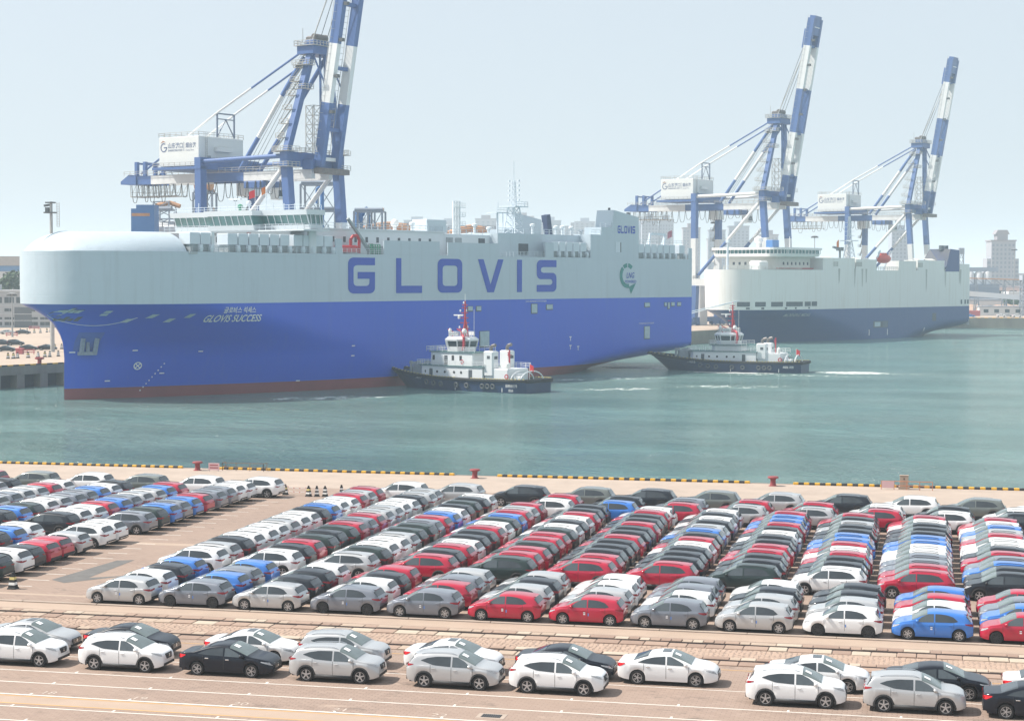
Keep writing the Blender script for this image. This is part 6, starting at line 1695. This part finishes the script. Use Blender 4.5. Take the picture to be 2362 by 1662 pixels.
    for xx,yy,zz in ((5.2,3.3,3.0),):
        for sd in (-1,1):
            b=MB(); b.lathe([(.28,0),(.5,0)],14,'y',(xx,sd*3.6,3.1),close=False); b.build('lifebuoy',M_TREDG,T)
    flag(T,2.2,0,5.6,1.0,1.3,M_FLAGR,3.4)
    lettering(name1,.9,lambda a,c:(29.3-a,hb((29.3-a)/33.6,.9)+.16,sheer((29.3-a)/33.6)-1.05+c),M_WHT,T,width=3.6,height=.62)
    lettering(name2,.9,lambda a,c:(4.0-a,hb((4.0-a)/33.6,.75)+.22,1.15+c),M_WHT,T,width=2.6,height=.6)
    if two_decks: lettering('烟台',.9,lambda a,c:(3.3-a,hb((3.3-a)/33.6,.6)+.24,.3+c),M_WHT,T,width=1.1,height=.5)
    for xx in (5.0,16.8):
        b=MB(); b.box(xx,xx+.14,hb(.3,.5)+.02,hb(.3,.5)+.06,.15,1.1); b.build('draught_mark',M_WHT,T)
    return T
tug('white and navy harbour tug with red mast, pressing against the blue hull',-75.0,348.7,R(155.5),'烟港拖17','烟港拖合三号',True)
tug('lower white and navy harbour tug with twin funnels, under the larger ship stern',-29.4,438.6,R(170),'烟港拖23','烟港',False)
# ------------------------------------------------------------------ plant and city behind
M_PIPE=P('plant_steel',(0.26,0.30,0.36),.6,var=.15)
M_PBLU=P('plant_blue',(0.05,0.17,0.42),.5,var=.08,scale=.1)
M_OR=P('orange_insulation',(0.50,0.26,0.13),.7,var=.2,scale=.4)
M_TANK=P('tank_white',(0.62,0.63,0.64),.5,var=.05,scale=.05)
M_CITY=[P('tower_wall_%d'%i,c,.8,var=.05,scale=.02) for i,c in enumerate([(0.36,0.37,0.41),(0.35,0.39,0.45),(0.38,0.38,0.41),(0.32,0.37,0.44)])]
M_CWIN=P('city_window',(0.20,0.24,0.30),.3,var=.2)
M_CROOF=P('city_roof',(0.30,0.28,0.30),.8)
CITYROT=R(12)
def tower(label,x,y,w,d,h,mi,rot=0.0,cols=6,crown=True,setback=False,grp='hazy apartment towers of the city'):
    T=thing('apartment_tower',label,'building',(x,y,LZ),CITYROT+rot,grp)
    b=MB(); b.box(-w/2,w/2,-d/2,d/2,0,h)
    if setback: b.box(-w*.66,w*.66,-d*.42,d*.42,0,h*.72)
    b.build('wall',M_CITY[mi],T)
    ww=w*(1.0)/cols
    for i in range(cols):
        x0=-w/2+ww*(i+.22)
        q=MB(); fl=int(h/3.1)
        for f in range(1,fl): q.box(x0,x0+ww*.5,-d/2-.12,-d/2+.1,f*3.1,f*3.1+1.7)
        q.build('window_column',M_CWIN,T)['kind']='stuff'
    if setback:
        for sd in (-1,1):
            q=MB(); fl=int(h*.72/3.1)
            for f in range(1,fl): q.box(sd*w*.58-1.2,sd*w*.58+1.2,-d*.42-.12,-d*.42+.1,f*3.1,f*3.1+1.7)
            q.build('window_column',M_CWIN,T)['kind']='stuff'
    if crown:
        q=MB(); q.box(-w/2-.6,w/2+.6,-d/2-.6,d/2+.6,h,h+.9); q.box(-w*.22,w*.22,-d*.3,d*.3,h+.9,h+5); q.build('roof',M_CROOF if mi in (0,2) else M_CITY[1],T)
        if setback:
            q=MB(); q.prism([(-w*.3,h+5),(w*.3,h+5),(w*.2,h+8),(-w*.2,h+8)],-d*.3,d*.3); q.build('roof_cap',M_CROOF,T)
    return T
# slabs seen between the two ships
tl_=[(-258,1690,15,14,72,1,'tall pale slab tower behind the larger ship stern'),(-243,1694,13,14,71,1,'second slab tower beside the tall pale slab'),(-232,1790,17,14,66,0,'pinkish slab tower right behind the crane leg'),(-208,1800,16,14,64,3,'bluish slab tower between the crane legs'),(-188,1812,20,14,68,1,'wide pale slab tower beyond the crane brace'),(-160,1830,18,14,60,2,'tan slab tower behind the small ship bow'),(-281,1860,18,14,63,3,'faint slab tower just showing past the funnel'),(-222,1930,22,14,58,2,'low tan slab tower in the gap of the city slabs')]
for x,y,w,d,h,mi,l in tl_: tower(l,x,y,w,d,h,mi,cols=5)
for i,(x,h) in enumerate([(-640,79),(-611,86),(-585,74),(-566,83),(-530,88),(-505,84),(-482,90),(-455,86),(-430,80),(-408,84),(-380,78),(-352,82),(-668,84),(-330,76)]):
    tower('very faint distant tower on the skyline, %s from the ship funnel'%ORD[13-i],x,2100+ (x+640)*.25+(i%3)*30,24+(i*7%9),16,h,i%4,cols=4)
tower('domed residential tower with setback wings behind the small ship stern',-27,1536,15.5,15,56,1,cols=5,setback=False)
tower('broad stepped residential tower with tiled crown, alone above the silos',47,1347,17.0,16,44,0,cols=6,setback=True)
for i,(x,y,w,h) in enumerate([(98,1500,40,24),(140,1600,50,30),(70,1620,30,22)]):
    tower('low hazy block beyond the silos, %s from the stepped tower'%ORD[i],x,y,w,14,h,i,cols=7,crown=False)
# silo plant
T=thing('silo_plant','grey silo block with round bins and a conveyor gallery on top','silo',(25.5,1034,LZ),CITYROT)
b=MB(); b.box(-9,9,-6,6,0,14.6); b.build('block',P('silo_grey',(0.20,0.25,0.33),.7),T)
for i in range(3):
    b=MB(); b.lathe([(2.3,14.6),(2.3,20.5),(1.2,21.8)],14,c=(-5.6+4.6*i,0,0)); b.build('bin',M_TANK,T,40)
b=MB(); b.box(-12,9.5,-1.2,1.2,21.5,23.8); b.build('gallery',M_CITY[3],T)
b=MB(); lattice(b,-10.6,0,0,33,1.4,1.1,8,.2); b.box(-12,-9.2,-1.4,1.4,31,34.4); b.build('elevator_tower',M_PIPE,T)
T=thing('long_shed','long low white shed with grey doors in front of the silo block','building',(26,1000,LZ),CITYROT)
b=MB(); b.box(-14,11,0,12,0,5.8); b.build('wall',M_TANK,T); b=MB(); b.prism([(-14.3,5.8),(11.3,5.8),(9,7),(-12,7)],-.3,12.3); b.build('roof',M_CITY[1],T)
for i in range(3):
    b=MB(); b.box(-9+6*i,-6+6*i,-.06,.05,0,3.6); b.build('shed_door',M_SGREY,T)
T=thing('pink_terminal','pale pink flat roofed terminal building beyond the conveyor','building',(48,1140,LZ),CITYROT)
b=MB(); b.box(-13,40,0,16,0,13.0); b.build('wall',P('pale_pink_render',(0.60,0.46,0.43),.8),T)
for i in range(6):
    b=MB(); b.box(-10+7*i,-5.5+7*i,-.06,.05,8.6,10.4); b.build('window',M_GLD,T)
T=thing('white_hall','white hall with a grey framed entrance beside the conveyor','building',(54,1080,LZ),CITYROT)
b=MB(); b.box(-12,30,0,16,0,10.2); b.build('wall',M_TANK,T)
for i in range(4):
    b=MB(); b.box(-9+9*i,-3.6+9*i,-.06,.05,4.4,6.4); b.build('window',M_GLD,T)
# green bushes and soil heap
for i,(x,y) in enumerate([(35,1046),(38,1050),(41,1047),(44.5,1052)]):
    leaf_tree('shrub_tree','low green tree %s beside the soil heap'%['next to the silo block','second from the silo block','third from the silo block','furthest from the silo block'][i],x,y,LZ,7+i%2,3.4,60+i,(M_TRUNK,M_LEAF),.9,260,'low trees beside the soil heap')
b=MB(); rows=[]
for j in range(9):
    rows.append([(8+5*i,985+3*j,LZ+max(0,(3.4+1.2*sin(i*1.7+j))*sin(pi*j/8)*min(1,sin(pi*(i+.01)/14)*2.2))) for i in range(15)])
b.grid(rows); o=b.build('soil_heap',P('bare_soil',(0.40,0.27,0.20),.95,var=.2,scale=.3),smooth=True); tag(o,'long heap of bare pinkish soil behind the conveyor','soil heap')
# conveyor bridges
for k,(y,z,l,rot,m) in enumerate([(935,16.6,'upper trussed conveyor bridge with rust coloured roof on steel legs',R(-5),M_OR),(915,9.5,'lower covered conveyor sloping on steel legs',R(-9),M_TANK)]):
    T=thing('conveyor_bridge',l,'conveyor',(8,y,LZ),CITYROT+R(-10),'conveyor bridges by the basin end')
    n=14; L_=62; sl=-.03 if k==0 else -.075
    f=lambda i:(i*L_/n,z+sl*i*L_/n)
    b=MB(); b.bar((0,0,f(0)[1]+1.6),(L_,0,f(n)[1]+1.6),3.4,.5 if k==0 else 2.4); b.build('roof',m,T)
    for i in range(n):
        (xa,za),(xb,zb_)=f(i),f(i+1)
        b=MB()
        for yy in (-1.7,1.7):
            b.bar((xa,yy,za-2.2),(xb,yy,zb_-2.2),.35); b.bar((xa,yy,za+1.4),(xb,yy,zb_-2.2),.22); b.bar((xa,yy,za-2.2),(xa,yy,za+1.4),.25)
        b.build('truss_panel',M_PIPE,T) if k==0 else None
    for i in range(0,n+1,3):
        xa,za=f(i); b=MB(); b.bar((xa-1.4,-1.8,0),(xa-.3,-1.8,za-1.2),.35); b.bar((xa+1.4,-1.8,0),(xa+.3,-1.8,za-1.2),.35); b.bar((xa-1.4,1.8,0),(xa-.3,1.8,za-1.2),.35); b.bar((xa+1.4,1.8,0),(xa+.3,1.8,za-1.2),.35)
        for q in range(3): b.bar((xa-1.2,-1.8,za*.3*q+.4),(xa+1.2,-1.8,za*.3*(q+1)),.18)
        b.build('trestle',M_PIPE,T)
T=thing('transfer_tower','lattice steel transfer tower at the end of the conveyors','tower',(44,905,LZ),CITYROT)
b=MB(); lattice(b,0,0,0,17,2.6,2.6,5,.3); b.build('frame',M_PIPE,T); b=MB(); b.box(-3,3,-3,3,17,19.4); b.build('drive_house',M_CITY[1],T)
for i,(x,y,c,l) in enumerate([(17,868,'B','blue car parked on the basin end beside red containers'),(31,872,'W','white car parked past the conveyor trestle'),(34,876,'S','silver car parked beside the conveyor trestle'),(38,870,'W','white car parked nearest the transfer tower')]):
    place_car('sedan',c,x,y,R(8),l,'cars parked on the basin end',0,z=LZ)
for i,(x,y,l) in enumerate([(13,890,'faded red container stacked behind the blue car'),(19,893,'rust red container beside the conveyor legs')]):
    T=thing('container',l,'container',(x,y,LZ),R(10)); b=MB(); b.bbox(-3,3,-1.2,1.2,0,2.6,.05); b.build('shell',M_PINK,T)
    for k in range(9):
        b=MB(); b.box(-2.8+.66*k,-2.55+.66*k,-1.26,-1.2,.2,2.4); b.build('corrugation',M_PINK,T)
T=thing('low_office','long low pale office behind the conveyor legs','building',(28,905,LZ),R(8)); b=MB(); b.box(-6,16,0,6,0,4.2); b.build('wall',M_TANK,T); b=MB(); b.box(-6.4,16.4,-.4,6.4,4.2,4.6); b.build('roof',M_CITY[3],T)
for i in range(4):
    b=MB(); b.box(-4+5*i,-1.8+5*i,-.06,.05,1.4,3.0); b.build('window',M_GLD,T)
for x,y,h,l in ((41,980,33,'tall lamp mast standing in front of the white hall'),(-50,800,36,'tall lamp mast between the two far cranes'),(-84,720,40,'tall lamp mast beside the second crane stair leg')):
    lamp_mast(x,y,h,l,8)
T=thing('low_office','white site office on the quay beside the crane leg','building',(-93,690,LZ),R(-20)); b=MB(); b.box(-6,8,0,6,0,17); b.build('wall',M_TANK,T); b=MB(); b.box(-6.3,8.3,-.3,6.3,17,17.5); b.build('roof',M_CITY[3],T)
for i in range(3):
    b=MB(); b.box(-4+4*i,-2+4*i,-.06,.05,13,15); b.build('window',M_GLD,T)
# chemical plant behind the large ship
T=thing('blue_tower','plain bright blue clad tower beside the storage tank','tower',(-203.4,448,LZ),R(10)); b=MB(); b.box(-3.0,3.2,0,5,0,36.0); b.build('cladding',M_PBLU,T); b=MB(); b.box(-1.6,3.2,-.1,5.1,36,37); b.build('parapet',M_PBLU,T); b=MB(); b.box(-2.8,2.0,-.08,.02,34,34.8); b.build('name_strip',M_OR,T)
T=thing('storage_tank','round white storage tank with pipework on its roof','tank',(-205,468,LZ)); b=MB(); b.lathe([(7.5,0),(7.5,31.5),(4,33),(.5,33.4)],28); b.build('shell',M_TANK,T,40)
b=MB(); b.rail([(7.4*cos(2*pi*i/14),7.4*sin(2*pi*i/14),31.6) for i in range(15)],1.2,.08,2,2); b.build('roof_rail',M_PIPE,T)
b=MB(); lattice(b,0,-2,31.5,38.5,2.6,2.2,3,.22); b.tube((-3,-4,36.6),(3,-4,36.6),.7,8); b.build('roof_pipework',M_PIPE,T); b=MB(); b.path([(-2,-3,37.5),(2,-3,38.2),(5,-3,37.2)],.6,8); b.build('insulated_pipe',M_OR,T)
def rack(label,x,y,w,d,h,levels,bays,pipes=True,base=0.0):
    T=thing('pipe_rack',label,'pipe rack',(x,y,LZ),R(8),'steel pipe racks of the plant')
    for i in range(bays+1):
        for yy in (0,d):
            b=MB(); b.bar((-w/2+w*i/bays,yy,0),(-w/2+w*i/bays,yy,h),.5); b.build('column',M_PIPE,T)
    b=MB()
    for l in range(1,levels+1):
        z=h*l/levels
        for yy in (0,d): b.bar((-w/2,yy,z),(w/2,yy,z),.4)
        for i in range(bays+1): b.bar((-w/2+w*i/bays,0,z),(-w/2+w*i/bays,d,z),.35)
        for i in range(bays): b.bar((-w/2+w*i/bays,0,z-h/levels),(-w/2+w*(i+1)/bays,0,z),.2); b.bar((-w/2+w*(i+1)/bays,0,z-h/levels),(-w/2+w*i/bays,0,z),.2)
    b.build('bracing',M_PIPE,T)
    if pipes:
        for l in range(max(1,levels-1),levels+1):
            z=h*l/levels
            for k in range(3):
                b=MB(); b.tube((-w/2,1+k*1.2,z+.6),(w/2,1+k*1.2,z+.6),.45,8); b.build('pipe',M_OR if k==1 else M_PIPE,T)
    return T
rack('scaffold like steel stair tower with tank on top behind the bridge',-203,488,5.5,5,42,8,2)
T=thing('vessel_drum','horizontal orange process drum on the steel stair tower','vessel',(-203,489,LZ+42.3)); b=MB(); b.lathe([(.3,-3),(1.6,-2.4),(1.6,2.4),(.3,3)],12,'x',(0,0,1.8)); b.build('drum',M_OR,T,40); b=MB(); b.box(-1.5,-1.1,-1,1,0,1); b.box(1.1,1.5,-1,1,0,1); b.build('saddle',M_PIPE,T)
rack('tall open steel frame with crossed bracing beside the crane brace',-165,478,9.6,6,43.5,6,2)
rack('blue edged steel frame right of the tall open frame',-155,492,8,6,36.5,5,2)
T=thing('blue_process_column','slim bright blue process column by the steel frames','column vessel',(-162.4,474,LZ)); b=MB(); b.tube((0,0,0),(0,0,42),.55,10); b.build('shell',M_PBLU,T,40); b=MB(); b.path([(0,0,42),(-.8,0,42.6),(-1.6,0,42),(-1.6,0,38)],.3,8); b.build('bend',M_PBLU,T)
T=thing('scrubber_unit','squat blue scrubber vessel with swan neck pipe on a platform','vessel',(-160.5,500,LZ)); T.scale=(.75,.75,.96); b=MB(); b.lathe([(2,33.5),(2,38),(1,39.2)],12); b.build('shell',M_PBLU,T,40); b=MB(); b.path([(2,0,37),(3.2,0,39.5),(4.4,0,38.5),(4.4,0,33.5)],.45,8); b.build('swan_neck',M_PBLU,T); b=MB(); b.box(-3,8,-2,2,33,33.5); [b.bar((x,0,0),(x,0,33),.5) for x in (-2.5,2.5,7.5)]; b.tube((6.6,0,33.5),(6.6,0,39),.4,8); b.build('platform',M_PIPE,T)
for i,(x,y,w,h) in enumerate([(-176,580,22,34.2),(-150,590,16,33.4),(-128,560,12,33.0)]):
    T=thing('insulated_pipework','orange insulated pipe bank on a steel rack, %s behind the ship'%['longest','middle','shortest'][i],'pipework',(x,y,LZ),R(10),'orange pipe banks of the plant')
    for k in range(4):
        b=MB(); hh=h+.5*sin(k*2.1); b.path([(-w/2,k*1.6,hh-1.2),(-w/4,k*1.6,hh+.4),(0,k*1.6,hh+1.0),(w/4,k*1.6,hh+.5),(w/2,k*1.6,hh-1.0)],.8,8); b.build('insulated_pipe',M_OR,T)
    b=MB()
    for k in range(6): xx=-w/2+w*k/5; b.bar((xx,-.5,0),(xx,-.5,h+1.6),.3); b.bar((xx,6,0),(xx,6,h+1.6),.3)
    b.rail([(-w/2,-.6,h+.2),(w/2,-.6,h+.2)],1.4,.08,2); b.build('rack',M_PIPE,T)
T=thing('wharf_beacon','navigation light tower with small platforms behind the domed bow','beacon',(-206,402,LZ)); b=MB(); b.tube((0,0,0),(0,0,36),.55,8,.35); b.build('pole',M_CR,T)
b=MB(); b.box(-1.6,1.2,-.8,.8,33.2,33.5); b.box(-1.2,.9,-.7,.7,35.6,35.9); b.bar((-1.8,0,35),(-.3,0,35.2),.5); b.box(-1.4,-.5,-.4,.4,33.5,34.6); b.build('platform',M_DGREY,T); b=MB(); b.bar((1.5,0,30),(1.5,0,35.8),.1); b.bar((2.1,0,30),(2.1,0,35.8),.1); [b.bar((1.5,0,30+.6*k),(2.1,0,30+.6*k),.08) for k in range(10)]; b.build('ladder',M_CR,T)
# ------------------------------------------------------------------ the air
hz=MB(); hz.box(-14500,12500,-900,14500,-12,125)
hm=bpy.data.materials.new('haze'); hm.use_nodes=True
t=hm.node_tree; t.nodes.clear(); out=t.nodes.new('ShaderNodeOutputMaterial'); pv=t.nodes.new('ShaderNodeVolumePrincipled')
pv.inputs['Color'].default_value=(*HAZE_COLOR,1); pv.inputs['Density'].default_value=HAZE_DENSITY; pv.inputs['Anisotropy'].default_value=0.0
t.links.new(pv.outputs[0],out.inputs['Volume'])
hm.volume_intersection_method if 0 else None
ho=hz.build('haze',hm); tag(ho,'thin pale harbour haze filling the air','haze',kind='stuff')
